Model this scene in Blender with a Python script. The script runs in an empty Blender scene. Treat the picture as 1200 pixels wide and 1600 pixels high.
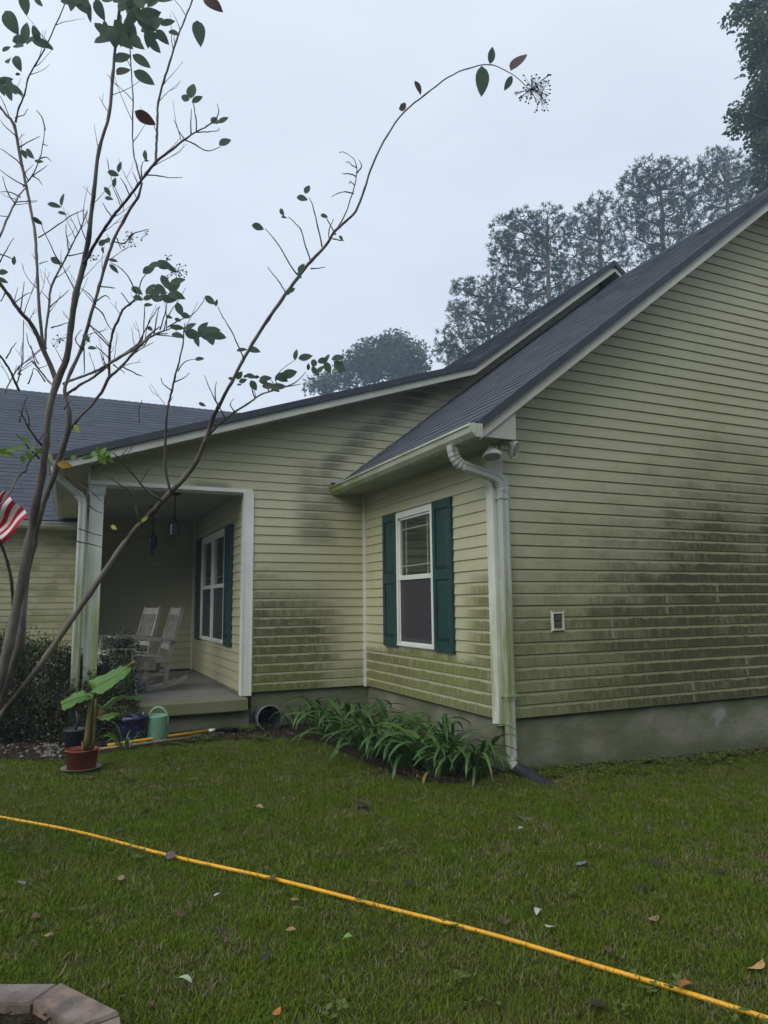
import bpy, bmesh, math, random
from mathutils import Vector, Matrix, Euler
from mathutils import noise as mnoise
R = random.Random(7)
S = bpy.context.scene
COL = S.collection
rad = math.radians

# ------------------------------------------------------------------ camera
FPX = 1088.15
PITCH, ROLL, YAW = 0.13108, -0.01054, 0.42597
CP = Vector((-3.2453, -4.9093, 0.9405))
FW = Vector((math.sin(YAW)*math.cos(PITCH), math.cos(YAW)*math.cos(PITCH), math.sin(PITCH)))
_r = Vector((math.cos(YAW), -math.sin(YAW), 0)); _u = _r.cross(FW)
RT = _r*math.cos(ROLL) + _u*math.sin(ROLL)
UP = -_r*math.sin(ROLL) + _u*math.cos(ROLL)
cd = bpy.data.cameras.new('camera')
cd.sensor_fit = 'HORIZONTAL'; cd.sensor_width = 36.0
cd.lens = FPX/1200*36.0; cd.clip_end = 2000; cd.clip_start = 0.05
cam = bpy.data.objects.new('camera', cd); COL.objects.link(cam)
M = Matrix((RT, UP, -FW)).transposed().to_4x4(); M.translation = CP
cam.matrix_world = M
S.camera = cam

# ------------------------------------------------------------------ overcast sky and a weak, very soft sun
SUN_EL, SUN_AZ = rad(42), rad(-60)      # azimuth from +Y towards +X
w = bpy.data.worlds.new('World'); S.world = w; w.use_nodes = True
nt = w.node_tree; nt.nodes.clear(); N = nt.nodes.new; LK = nt.links.new
wo = N('ShaderNodeOutputWorld'); bg = N('ShaderNodeBackground')
sky = N('ShaderNodeTexSky'); sky.sky_type = 'NISHITA'; sky.sun_disc = False
sky.sun_elevation = SUN_EL; sky.sun_rotation = SUN_AZ
sky.air_density = 1.0; sky.dust_density = 2.0
SKY_STRENGTH = 0.1
bg.inputs['Strength'].default_value = SKY_STRENGTH
tcw = N('ShaderNodeTexCoord'); mpw = N('ShaderNodeMapping'); mpw.inputs['Scale'].default_value = (1.3, 1.3, 3.2)
LK(tcw.outputs['Generated'], mpw.inputs['Vector'])
nzw = N('ShaderNodeTexNoise'); nzw.inputs['Scale'].default_value = 1.5; nzw.inputs['Detail'].default_value = 4; nzw.inputs['Roughness'].default_value = .5
LK(mpw.outputs['Vector'], nzw.inputs['Vector'])
crw = N('ShaderNodeValToRGB'); e = crw.color_ramp.elements
e[0].position = .33; e[0].color = (6.1, 6.75, 7.7, 1)      # darker cloud
e[1].position = .66; e[1].color = (7.3, 8.0, 9.0, 1)     # brighter cloud
LK(nzw.outputs['Fac'], crw.inputs['Fac'])
mxw = N('ShaderNodeMix'); mxw.data_type = 'RGBA'; mxw.inputs[0].default_value = .93
LK(sky.outputs['Color'], mxw.inputs[6]); LK(crw.outputs['Color'], mxw.inputs[7])
LK(mxw.outputs[2], bg.inputs['Color']); LK(bg.outputs[0], wo.inputs['Surface'])

sd = bpy.data.lights.new('sun', 'SUN'); sd.energy = 1.5; sd.angle = rad(50); sd.color = (1, .955, .86)
sun = bpy.data.objects.new('sun', sd); COL.objects.link(sun)
dirv = Vector((math.sin(SUN_AZ)*math.cos(SUN_EL), math.cos(SUN_AZ)*math.cos(SUN_EL), math.sin(SUN_EL)))
dirv = Vector((-math.cos(SUN_EL)*.88, -math.cos(SUN_EL)*.475, math.sin(SUN_EL)))
sun.rotation_euler = dirv.to_track_quat('Z', 'Y').to_euler()
sky.sun_rotation = math.atan2(dirv.x, dirv.y)
S.view_settings.view_transform = 'Standard'; S.view_settings.look = 'None'
S.view_settings.exposure = 0.33; S.view_settings.gamma = 1.0; S.view_settings.use_curve_mapping = False
S.render.engine = 'CYCLES'
S.cycles.use_denoising = True
S.cycles.max_bounces = 8; S.cycles.transparent_max_bounces = 16

# ------------------------------------------------------------------ helpers
def at(px, py, depth):
    """the place `depth` metres ahead of the viewpoint seen at a pixel of the 1200x1600 photograph"""
    return CP + (FW + RT*((px-600)/FPX) - UP*((py-800)/FPX))*depth
def on_plane(px, py, ax, v):
    d = FW*FPX + RT*(px-600) - UP*(py-800)
    t = (v-CP[ax])/d[ax]
    return CP + d*t
def gz(x, y):
    return -.42 - .03*max(-4, min(4, x))
def ground_at(px, py):
    z = -.4
    for _ in range(20):
        h = on_plane(px, py, 2, z); z = gz(h.x, h.y)
    return h

def link(o, parent=None):
    COL.objects.link(o)
    if parent is not None: o.parent = parent
    return o
def tag(o, label=None, cat=None, group=None, kind=None):
    if label: o['label'] = label
    if cat: o['category'] = cat
    if group: o['group'] = group
    if kind: o['kind'] = kind
    return o
def empty(name, loc, label, cat, group=None, rz=0.0):
    o = bpy.data.objects.new(name, None); o.empty_display_size = .2
    o.location = loc; o.rotation_euler = (0, 0, rz); link(o)
    return tag(o, label, cat, group)

class MB:
    def __init__(s): s.v = []; s.f = []; s.sm = []
    def add(s, vs, fs, smooth=False):
        b = len(s.v); s.v += [tuple(p) for p in vs]
        for f in fs: s.f.append(tuple(b+i for i in f)); s.sm.append(smooth)
        return s
    def box(s, x0, x1, y0, y1, z0, z1):
        return s.add([(x0,y0,z0),(x1,y0,z0),(x1,y1,z0),(x0,y1,z0),(x0,y0,z1),(x1,y0,z1),(x1,y1,z1),(x0,y1,z1)],
                     [(0,3,2,1),(4,5,6,7),(0,1,5,4),(1,2,6,5),(2,3,7,6),(3,0,4,7)])
    def bar(s, a, b, w, h, up=(0,0,1)):
        a = Vector(a); b = Vector(b); d = (b-a).normalized(); u = Vector(up)
        r = d.cross(u)
        if r.length < 1e-4: r = d.cross(Vector((1,0,0)))
        r.normalize(); u = r.cross(d)
        vs = []
        for p in (a, b):
            for sr, su in ((-1,-1),(1,-1),(1,1),(-1,1)): vs.append(p + r*sr*w/2 + u*su*h/2)
        return s.add(vs, [(0,1,2,3),(7,6,5,4),(0,4,5,1),(1,5,6,2),(2,6,7,3),(3,7,4,0)])
    def prism(s, poly, fn, a, b):
        """poly: list of 2D points; fn(u,v,t)->3D; extruded from t=a to t=b"""
        n = len(poly)
        vs = [fn(u, v, a) for u, v in poly] + [fn(u, v, b) for u, v in poly]
        fs = [tuple(range(n))[::-1], tuple(range(n, 2*n))]
        for i in range(n):
            j = (i+1) % n; fs.append((i, j, n+j, n+i))
        return s.add(vs, fs)
    def tube(s, pts, rs, n=8, cap=True, smooth=True, sq=None):
        pts = [Vector(p) for p in pts]
        if not hasattr(rs, '__len__'): rs = [rs]*len(pts)
        vs = []; fs = []; prev = None
        for i, p in enumerate(pts):
            d = (pts[min(i+1, len(pts)-1)] - pts[max(i-1, 0)])
            if d.length < 1e-9: d = Vector((0,0,1))
            d.normalize()
            if prev is None:
                r = d.cross(Vector((0,0,1)))
                if r.length < .05: r = d.cross(Vector((0,1,0)))
            else:
                r = prev - d*prev.dot(d)
                if r.length < 1e-6: r = d.orthogonal()
            r.normalize(); prev = r; u = r.cross(d)
            for k in range(n):
                a = 2*math.pi*k/n
                vs.append(p + (r*math.cos(a) + u*math.sin(a))*rs[i])
        m = len(pts)
        for i in range(m-1):
            for k in range(n):
                k2 = (k+1) % n
                fs.append((i*n+k, i*n+k2, (i+1)*n+k2, (i+1)*n+k))
        if cap: fs.append(tuple(range(n))[::-1]); fs.append(tuple((m-1)*n+k for k in range(n)))
        return s.add(vs, fs, smooth)
    def lathe(s, prof, n=24, c=(0,0,0), smooth=True, mat=None):
        vs = []; fs = []
        for r, z in prof:
            for k in range(n):
                a = 2*math.pi*k/n; p = Vector((r*math.cos(a), r*math.sin(a), z))
                if mat: p = mat @ p
                vs.append(p + Vector(c))
        for i in range(len(prof)-1):
            for k in range(n):
                k2 = (k+1) % n; fs.append((i*n+k, i*n+k2, (i+1)*n+k2, (i+1)*n+k))
        return s.add(vs, fs, smooth)
    def sweep(s, prof, pts, frames, cap=True, smooth=False):
        """prof list of (a,b); frames list of (A,B) vectors"""
        n = len(prof); vs = []; fs = []
        for p, (A, B) in zip(pts, frames):
            for a, b in prof: vs.append(Vector(p) + Vector(A)*a + Vector(B)*b)
        for i in range(len(pts)-1):
            for k in range(n):
                k2 = (k+1) % n; fs.append((i*n+k, i*n+k2, (i+1)*n+k2, (i+1)*n+k))
        if cap: fs.append(tuple(range(n))[::-1]); fs.append(tuple((len(pts)-1)*n+k for k in range(n)))
        return s.add(vs, fs, smooth)
    def mesh(s, name, mat=None, recalc=True):
        me = bpy.data.meshes.new(name); me.from_pydata(s.v, [], s.f)
        if any(s.sm): me.polygons.foreach_set('use_smooth', s.sm)
        if mat: me.materials.append(mat)
        if recalc:
            bm = bmesh.new(); bm.from_mesh(me); bmesh.ops.recalc_face_normals(bm, faces=bm.faces); bm.to_mesh(me); bm.free()
        me.update()
        return me
    def build(s, name, mat, parent=None, loc=None, recalc=True):
        o = bpy.data.objects.new(name, s.mesh(name, mat, recalc))
        if loc is not None: o.location = loc
        return link(o, parent)

# ------------------------------------------------------------------ materials
class NG:
    """tiny node-graph helper"""
    def __init__(s, name):
        m = bpy.data.materials.new(name); m.use_nodes = True; s.m = m; s.t = m.node_tree
        s.t.nodes.clear(); s.out = s.n('ShaderNodeOutputMaterial'); s.b = s.n('ShaderNodeBsdfPrincipled')
        s.t.links.new(s.b.outputs[0], s.out.inputs[0]); s._g = None; s._xyz = None
    def n(s, t): return s.t.nodes.new(t)
    def set(s, sock, v):
        if v is None: return
        if hasattr(v, 'is_output') or isinstance(v, bpy.types.NodeSocket): s.t.links.new(v, sock)
        else: sock.default_value = v
    def math(s, op, a, b=0.0, c=None, clamp=False):
        x = s.n('ShaderNodeMath'); x.operation = op; x.use_clamp = clamp
        s.set(x.inputs[0], a); s.set(x.inputs[1], b)
        if c is not None: s.set(x.inputs[2], c)
        return x.outputs[0]
    def add(s, a, b): return s.math('ADD', a, b)
    def sub(s, a, b): return s.math('SUBTRACT', a, b)
    def mul(s, a, b): return s.math('MULTIPLY', a, b)
    def clamp(s, a): return s.math('ADD', a, 0.0, clamp=True)
    def smooth(s, v, lo, hi, a=0.0, b=1.0):
        x = s.n('ShaderNodeMapRange'); x.interpolation_type = 'SMOOTHSTEP'
        s.set(x.inputs[0], v); s.set(x.inputs[1], lo); s.set(x.inputs[2], hi); s.set(x.inputs[3], a); s.set(x.inputs[4], b)
        return x.outputs[0]
    def pos(s):
        if s._g is None: s._g = s.n('ShaderNodeNewGeometry').outputs['Position']
        return s._g
    def xyz(s):
        if s._xyz is None:
            x = s.n('ShaderNodeSeparateXYZ'); s.t.links.new(s.pos(), x.inputs[0]); s._xyz = x.outputs
        return s._xyz
    def vmul(s, v, sc):
        x = s.n('ShaderNodeMapping'); s.set(x.inputs['Vector'], v); x.inputs['Scale'].default_value = sc; return x.outputs[0]
    def noise(s, scale, detail=3, rough=.55, vec=None, stretch=None, w=None, dist=0.0):
        x = s.n('ShaderNodeTexNoise'); v = vec if vec is not None else s.pos()
        if stretch: v = s.vmul(v, stretch)
        s.set(x.inputs['Vector'], v); x.inputs['Scale'].default_value = scale
        x.inputs['Detail'].default_value = detail; x.inputs['Roughness'].default_value = rough; x.inputs['Distortion'].default_value = dist
        return x.outputs['Fac']
    def mix(s, f, a, b):
        x = s.n('ShaderNodeMix'); x.data_type = 'RGBA'
        s.set(x.inputs[0], f)
        for i, c in ((6, a), (7, b)):
            if isinstance(c, tuple): c = (*c[:3], 1)
            s.set(x.inputs[i], c)
        return x.outputs[2]
    def rnd(s): return s.n('ShaderNodeObjectInfo').outputs['Random']
    def bump(s, h, strength=.3, dist=.01):
        x = s.n('ShaderNodeBump'); s.set(x.inputs['Height'], h); x.inputs['Strength'].default_value = strength; x.inputs['Distance'].default_value = dist
        s.t.links.new(x.outputs[0], s.b.inputs['Normal'])
    def fin(s, col, rough=.6, spec=.3, **kw):
        if isinstance(col, tuple): col = (*col[:3], 1)
        s.set(s.b.inputs['Base Color'], col); s.set(s.b.inputs['Roughness'], rough); s.set(s.b.inputs['Specular IOR Level'], spec)
        for k, v in kw.items(): s.set(s.b.inputs[k], v)
        return s.m

COURSE = 0.1016
L1 = 2.793            # porch gable wall plane (y)
Y2 = 6.15             # wall at the back of the porch
Y3 = 7.65             # wall of the far wing
XP = -1.46            # side wall inside the porch
CLEAN = (.50, .485, .325); CLEAN2 = (.44, .43, .270)

LAPM = [(2.544, .915, 1.118), (2.877, .205, .406), (2.141, .0, .203), (1.202, .61, .81), (1.874, .81, 1.01), (.526, .20, .305)]
def siding_mat(kind):
    g = NG('vinyl_siding_'+kind)
    X, Y, Z = g.xyz()
    t = g.math('FRACT', g.math('DIVIDE', g.add(Z, 100*COURSE), COURSE))
    u = X if kind in ('gable', 'porch', 'far', 'back') else Y
    wob = g.noise(2.1, 4, .6, stretch=(1, 1, 1.6)); big = g.noise(.8, 3, .55)
    row = g.math('FLOOR', g.math('DIVIDE', g.add(Z, 100*COURSE), COURSE))
    cmb = g.n('ShaderNodeCombineXYZ'); g.set(cmb.inputs[0], g.mul(u, 1.4)); g.set(cmb.inputs[1], g.mul(row, 3.7)); cmb.inputs[2].default_value = {'gable':1.,'porch':5.,'window':9.,'back':13.,'far':17.,'side':21.}[kind]
    rown = g.noise(1.0, 5, .62, vec=cmb.outputs[0])              # a patch pattern of its own on every course
    cm2 = g.n('ShaderNodeCombineXYZ'); g.set(cm2.inputs[0], g.mul(u, 30)); g.set(cm2.inputs[1], g.mul(row, 5.1)); g.set(cm2.inputs[2], g.mul(t, .8))
    streak = g.noise(1.0, 3, .6, vec=cm2.outputs[0])             # vertical drips
    cm3 = g.n('ShaderNodeCombineXYZ'); g.set(cm3.inputs[0], g.mul(u, 7)); g.set(cm3.inputs[1], g.mul(row, 2.3))
    edge = g.noise(1.0, 5, .7, vec=cm3.outputs[0])
    if kind == 'gable':
        s = g.clamp(g.math('DIVIDE', g.sub(g.add(g.add(1.9, g.mul(g.smooth(u, .2, 2.8), .85)), g.mul(g.sub(wob, .5), 1.3)), Z), 1.45))
        s = g.mul(s, g.smooth(u, -.3, 2.5, .62, 1.0))
        hi = g.mul(g.mul(g.smooth(Z, 4.6, 1.0), g.smooth(u, .0, 2.8)), 1.0)
    elif kind == 'porch':
        s = g.clamp(g.math('DIVIDE', g.sub(g.add(1.55, g.mul(g.sub(wob, .5), .8)), Z), .85))
        s = g.mul(s, g.smooth(u, .05, -.75)); s = g.mul(s, g.smooth(u, -1.375, -1.335))
        low = g.mul(g.smooth(Z, .55, .15), .5); s = g.math('MAXIMUM', s, g.mul(low, g.smooth(u, -1.38, -1.33)))
        # sooty run-off stain that follows the roof junction up and drops below its foot
        line = g.add(2.64, g.mul(g.add(u, .42), .80))
        d = g.math('ABSOLUTE', g.sub(Z, g.add(line, g.mul(g.sub(wob, .5), .25))))
        dia = g.mul(g.smooth(d, .24, .03), g.mul(g.smooth(u, -.75, -.45), g.smooth(u, 1.5, .7)))
        ver = g.mul(g.smooth(g.math('ABSOLUTE', g.sub(u, -.62)), .34, .1), g.mul(g.smooth(Z, 1.55, 1.75), g.smooth(Z, 2.7, 2.45)))
        soot = g.mul(g.math('MAXIMUM', dia, g.mul(ver, .8)), g.smooth(rown, .25, .55, .25, 1))
        hd = g.mul(g.smooth(Z, 2.33, 2.26), g.smooth(g.math('ABSOLUTE', g.sub(u, -1.85)), .28, .12))
        soot = g.math('MAXIMUM', soot, g.mul(hd, .7))
    elif kind == 'window':
        s = g.math('MAXIMUM', g.clamp(g.math('DIVIDE', g.sub(g.add(.52, g.mul(g.sub(wob, .5), .3)), Z), .12)),
                   g.mul(g.smooth(u, .78, .12), g.clamp(g.math('DIVIDE', g.sub(g.add(1.42, g.mul(g.sub(wob, .5), .6)), Z), .5))))
        s = g.mul(s, .95)
    elif kind == 'back':
        s = g.mul(g.smooth(wob, .5, .7), .12)
    elif kind == 'far':
        s = g.mul(g.smooth(wob, .38, .62), .6)
    else:
        s = g.mul(g.smooth(wob, .5, .75), .10)
    # dirt sits on the flat of each course, not just below the lip above it
    te = g.add(.77, g.mul(g.sub(edge, .5), .46))
    prof = g.mul(g.smooth(t, te, g.sub(te, .10)), g.smooth(t, .015, .09, .55, 1.0))
    if kind == 'gable': dens = g.clamp(g.mul(s, g.smooth(g.add(g.mul(rown, .5), g.mul(wob, .5)), .25, .65, .62, 1.2)))
    else: dens = g.mul(g.smooth(g.add(g.mul(s, 1.0), g.mul(g.sub(rown, .5), .7)), .0, 1.1), g.smooth(s, 0.0, .5))
    dens = g.clamp(g.mul(dens, g.smooth(streak, .30, .62, .78, 1.12)))
    if kind == 'gable':
        for lu, z0_, z1_ in LAPM:
            m_ = g.mul(g.smooth(g.math('ABSOLUTE', g.sub(u, lu)), (.022), .006), g.mul(g.smooth(Z, z0_-.01, z0_+.01), g.smooth(Z, z1_+.01, z1_-.01)))
            dens = g.mul(dens, g.sub(1.0, g.mul(m_, .5)))
    mask = g.mul(g.mul(dens, prof), {'gable':1.0,'porch':1.0}.get(kind, .95))
    haze_ = g.mul(g.clamp(g.add(g.math('MAXIMUM', s, hi), .12)), .58) if kind == 'gable' else g.mul(g.clamp(s), .16)                               # thin green film over all of it
    base = g.mix(g.smooth(big, .3, .7), CLEAN, CLEAN2)
    base = g.mix(haze_, base, (.165, .18, .062))
    if kind == 'far': base = g.mix(.45, base, (.24, .24, .15))
    gr = g.noise(1.1, 3, .6)
    if kind == 'gable':
        gf = g.smooth(u, 1.9, .2); dirt = g.mix(g.clamp(g.add(g.mul(gf, .75), g.mul(g.sub(gr, .5), .9))), (.036, .036, .012), (.092, .100, .018))
    elif kind == 'porch':
        gf = g.smooth(Z, .65, .1); dirt = g.mix(g.clamp(g.add(gf, g.mul(g.sub(gr, .5), .6))), (.070, .068, .026), (.088, .100, .016))
    else:
        dirt = g.mix(g.smooth(gr, .35, .65), (.10, .098, .036), (.125, .145, .022))
    col = g.mix(g.clamp(g.mul(mask, .93)), base, dirt)
    if kind == 'porch': col = g.mix(g.mul(soot, g.mul(g.smooth(prof, 0, 1, .25, 1), .82)), col, (.085, .085, .062))
    # faint grime under everything
    col = g.mix(g.mul(g.smooth(g.noise(14, 4, .6, stretch=(1, 1, .4)), .5, .8), .18), col, (.20, .19, .13))
    g.bump(g.noise(60, 2, .5, stretch=(.15, .15, 3)), .08, .002)
    return g.fin(col, g.smooth(mask, 0, 1, .42, .85), .3)

def plain(name, c1, c2=None, scale=3, rough=.6, spec=.3, stain=None, stain_z=None, metal=0, bumpv=None):
    g = NG(name)
    col = g.mix(g.smooth(g.noise(scale, 4, .6), .3, .7), c1, c2 or c1)
    if stain:
        z = g.xyz()[2]
        m = g.mul(g.smooth(z, stain_z[1], stain_z[0]), g.smooth(g.noise(3.5, 4, .65, stretch=(3, 3, .35)), .35, .62))
        col = g.mix(g.mul(m, .85), col, stain)
    if bumpv: g.bump(g.noise(bumpv[0], 5, .6), bumpv[1], bumpv[2])
    m = g.fin(col, rough, spec); g.b.inputs['Metallic'].default_value = metal
    return m

MS = {k: siding_mat(k) for k in ('gable', 'porch', 'window', 'side', 'back', 'far')}
M_trim = plain('white_trim', (.68, .70, .62), (.58, .60, .52), 2.5, .45, .4, (.34, .37, .20), (.0, 1.6))
M_trimc = plain('clean_white_vinyl', (.74, .76, .71), (.66, .68, .63), 4, .4, .4)
M_column = plain('column_vinyl', (.55, .58, .55), (.45, .48, .44), 3, .45, .4, (.22, .30, .05), (.9, 1.75))
M_down = plain('downspout_metal', (.47, .50, .47), (.38, .41, .37), 3, .4, .4, (.19, .23, .05), (.55, 1.95))
M_fascia = plain('beige_fascia_metal', (.46, .47, .41), (.37, .38, .33), 2, .45, .4)
M_soffit = plain('beige_soffit', (.40, .40, .33), (.35, .35, .28), 1.4, .55, .3)
M_ceil = plain('porch_ceiling_vinyl', (.38, .40, .37), (.33, .35, .31), 1.4, .55, .3)

def gutter_mat():
    g = NG('gutter_metal'); X, Y, Z = g.xyz()
    c = g.mix(g.smooth(g.noise(2.2, 4, .6, stretch=(1, 1, 2)), .35, .7), (.50, .53, .44), (.36, .39, .28))
    c = g.mix(g.mul(g.smooth(Y, .6, 2.7), g.smooth(g.noise(5, 4, .6, stretch=(1, 1, 2)), .3, .6, .4, .9)), c, (.20, .235, .085))
    c = g.mix(g.mul(g.smooth(g.noise(26, 4, .7, stretch=(2, 2, .35)), .5, .72), .35), c, (.14, .15, .08))
    return g.fin(c, .5, .35)
M_gutter = gutter_mat()
M_gutter2 = plain('far_gutter_metal', (.40, .42, .37), (.28, .30, .25), 3, .5, .35)

def shingle_mat():
    g = NG('asphalt_shingle')
    o = g.n('ShaderNodeObjectInfo').outputs['Random']
    at_ = g.n('ShaderNodeAttribute'); at_.attribute_name = 'tone'
    tone = g.math('FRACT', g.add(o, at_.outputs['Fac']))
    c = g.mix(tone, (.036, .046, .062), (.060, .071, .090))
    c = g.mix(g.smooth(g.noise(420, 2, .7), .35, .7), c, (.088, .096, .118))
    c = g.mix(g.mul(g.smooth(g.noise(1.2, 3, .6), .5, .75), .25), c, (.085, .075, .075))
    g.bump(g.noise(380, 2, .7), .35, .003)
    return g.fin(c, .9, .25)
M_shingle = shingle_mat()
M_drip = plain('dark_drip_edge', (.05, .055, .07), (.04, .045, .055), 5, .6, .3)

def concrete_mat():
    g = NG('parged_concrete'); X, Y, Z = g.xyz()
    c = g.mix(g.smooth(g.noise(1.7, 5, .62), .3, .7), (.175, .175, .130), (.255, .25, .195))
    c = g.mix(g.mul(g.smooth(g.noise(1.3, 5, .65, stretch=(1, 1, 1.6)), .38, .62), .8), c, (.105, .125, .055))
    c = g.mix(g.mul(g.smooth(g.noise(5, 4, .6, stretch=(1, 1, .25)), .62, .75), .6), c, (.15, .11, .065))
    c = g.mix(g.mul(g.smooth(g.noise(2.2, 3, .5), .66, .74), .6), c, (.34, .35, .36))
    c = g.mix(g.mul(g.smooth(Z, -.30, -.47), .65), c, (.075, .085, .04))
    g.bump(g.add(g.noise(7, 6, .62, stretch=(1, 1, 2.2)), g.mul(g.noise(60, 3, .6), .25)), .5, .02)
    return g.fin(c, .85, .25)
M_conc = concrete_mat()
def slab_mat():
    g = NG('porch_concrete'); X, Y, Z = g.xyz()
    c = g.mix(g.smooth(g.noise(2.4, 5, .6), .3, .7), (.17, .17, .155), (.235, .23, .21))
    mossy = g.mul(g.smooth(Y, 3.1, 2.65), g.smooth(g.noise(3, 5, .6), .3, .6, .45, 1))
    c = g.mix(mossy, c, (.155, .155, .07))
    g.bump(g.noise(40, 4, .6), .25, .006)
    return g.fin(c, .6, .35)
M_slab = slab_mat()

# ------------------------------------------------------------------ sheets: ground
def soil_mat():
    g = NG('soil_and_thatch')
    c = g.mix(g.smooth(g.noise(9, 5, .65), .35, .7), (.040, .042, .012), (.065, .075, .018))
    c = g.mix(g.mul(g.smooth(g.noise(1.3, 3, .6), .55, .7), .5), c, (.05, .042, .022))
    g.bump(g.noise(30, 5, .7), .7, .03)
    return g.fin(c, .95, .1)
M_soil = soil_mat()
gm = MB()
def gcoords():
    a = [-400, -150, -60, -25, -12]; b = [-8 + i*.5 for i in range(35)]; c_ = [12, 25, 60, 150, 400]
    return a+b+c_
gx = gcoords(); n_ = len(gx)
for yy in gx:
    for xx in gx:
        gm.v.append((xx, yy, gz(xx, yy) + (.012*mnoise.noise(Vector((xx*.9, yy*.9, 0))) if abs(xx) < 9 and abs(yy) < 9 else 0)))
for j in range(n_-1):
    for i in range(n_-1):
        gm.f.append((j*n_+i, j*n_+i+1, (j+1)*n_+i+1, (j+1)*n_+i)); gm.sm.append(True)
ground = gm.build('ground', M_soil, recalc=False); tag(ground, kind='structure')

# ------------------------------------------------------------------ HOUSE
house = empty('house', (0, 0, -.42), 'one-storey house with algae-stained beige vinyl siding, dark shingle roofs and a front porch', 'house')
HZ = Vector((0, 0, .42))     # parts are laid out in world metres; the empty stands at ground level
_ob = MB.build
def part(mb, name, mat, parent=house, loc=None):
    o = _ob(mb, name, mat, None, loc)
    o.parent = parent; 
    off = Vector(house.location) if parent is house else Vector((0, 0, 0))
    o.location = Vector(o.location) - off
    return o

PL = {}
def plank_mesh(L0, L1_, T0, T1, h, ax, sgn, mat, key):
    """one course of siding: u from L0..L1_ at the butt, T0..T1 at the head; outward = sgn along the other axis"""
    k = (round(L0, 3), round(L1_, 3), round(T0, 3), round(T1, 3), round(h, 4), ax, sgn, key)
    if k in PL: return PL[k]
    prof = [(-.003, 0.0), (.0125, 0.0), (.0150, .004), (.0138, .012), (.0085, h*.55), (.0075, h*.58), (.0035, h), (-.003, h)]
    m = MB(); n = len(prof); vs = []
    for end in (0, 1):
        for o_, z in prof:
            f = z/h; u = (L0 + (T0-L0)*f) if end == 0 else (L1_ + (T1-L1_)*f)
            vs.append((u, sgn*o_, z) if ax == 'X' else (sgn*o_, u, z))
    fs = [tuple(range(n)), tuple(range(n, 2*n))[::-1]]
    for i in range(n):
        j = (i+1) % n; fs.append((i, n+i, n+j, j))
    m.add(vs, fs)
    PL[k] = m.mesh('siding_plank', mat); return PL[k]
def plank(parent, a, b, c, d, z, h, ax, plane, sgn, mat, key, out=0.0):
    if max(b-a, d-c) < .02 or h < .008: return
    # share meshes between equal courses: store relative to a
    me = plank_mesh(0.0, b-a, c-a, d-a, h, ax, sgn, mat, key)
    o = bpy.data.objects.new('siding_plank', me); link(o, parent)
    o.location = (a, plane + sgn*out, z) if ax == 'X' else (plane + sgn*out, a, z)
    return o
def cuts(a, b, holes, z, h):
    """pieces of [a,b] left by window openings crossed by this course"""
    seg = [(a, b)]
    for h0, h1, z0, z1 in holes:
        if z + h*.5 > z0 and z + h*.5 < z1:
            ns = []
            for s0, s1 in seg:
                if h1 <= s0 or h0 >= s1: ns.append((s0, s1)); continue
                if h0 > s0: ns.append((s0, h0))
                if h1 < s1: ns.append((h1, s1))
            seg = ns
    return seg
def side_wall(backing, ax, plane, sgn, u0, u1, k0, k1, mat, key, holes=(), laps=()):
    for k in range(k0, k1):
        z = k*COURSE
        for s0, s1 in cuts(u0, u1, holes, z, COURSE):
            cs = sorted(lu for lu, lk in laps if k in (lk, lk+1) and s0 < lu < s1)
            ed = [s0] + cs + [s1]
            for i_ in range(len(ed)-1):
                e1_ = ed[i_+1] + (.02 if i_ < len(ed)-2 else 0)
                plank(backing, ed[i_], e1_, ed[i_], e1_, z, COURSE, ax, plane, sgn, mat, key, .0022*(len(ed)-2-i_))

def rep(o, p):
    o.parent = p; o.location = Vector(o.location) + Vector(house.location)
    return o
def wall_part(mb, label=None):
    o = part(mb, 'wall', M_soffit)
    if label: o['label'] = label
    return o

# roof lines (top of shingles)
def z1(x):  # wing roof, ridge along y at x=3.86
    return 2.338 + .767*(x+.38) if x <= 3.86 else 2.338 + .767*(3.86+.38) - .767*(x-3.86)
def z2(x):  # porch roof, shallow then steep, ridge at x=3.84
    if x < 1.40: return 2.438 + .331*(x+3.332)
    if x <= 3.84: return 2.438 + .331*4.732 + .767*(x-1.40)
    return 2.438 + .331*4.732 + .767*2.44 - .767*(x-3.84)
O = .326   # overhang of the rakes

fxz = lambda u, v, t: (u, t, v)
# --- walls: a solid backing, then every course of siding on it
w_g = wall_part(MB().prism([(0, 0), (7.72, 0), (7.72, z1(7.72)-.16), (3.86, z1(3.86)-.16), (0, z1(0)-.16)], fxz, .004, .13), 'gable end wall, heavily stained with dark algae low on the right')
gl = [(1.30, 9), (2.36, 8), (2.66, 2), (1.82, 0)]
gl = [(2.544, 9), (2.877, 2), (2.141, 0), (1.202, 6), (1.874, 8), (.526, 2), (3.6, 5)]
k = 0
while True:
    z = k*COURSE; h = COURSE
    ztop = z1(3.86)-.14
    if z >= ztop - .02: break
    if z+h > ztop: h = ztop - z
    def xr(zz):
        x = (zz + .13 - 2.338)/.767 - .38
        return max(0.0, x)
    a, c = xr(z), xr(z+h)
    b, d = 7.72-a, 7.72-c
    hole = [(.548, .652, .705, .850)]
    if k < 20:
        side_wall(w_g, 'X', 0.0, -1, max(a, .084), b, k, k+1, MS['gable'], 'g', (), gl)
    else:
        if k < 23: a = max(a, .084); c = max(c, .084)
        plank(w_g, a, b, c, d, z, h, 'X', 0.0, -1, MS['gable'], 'g')
    k += 1

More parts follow.
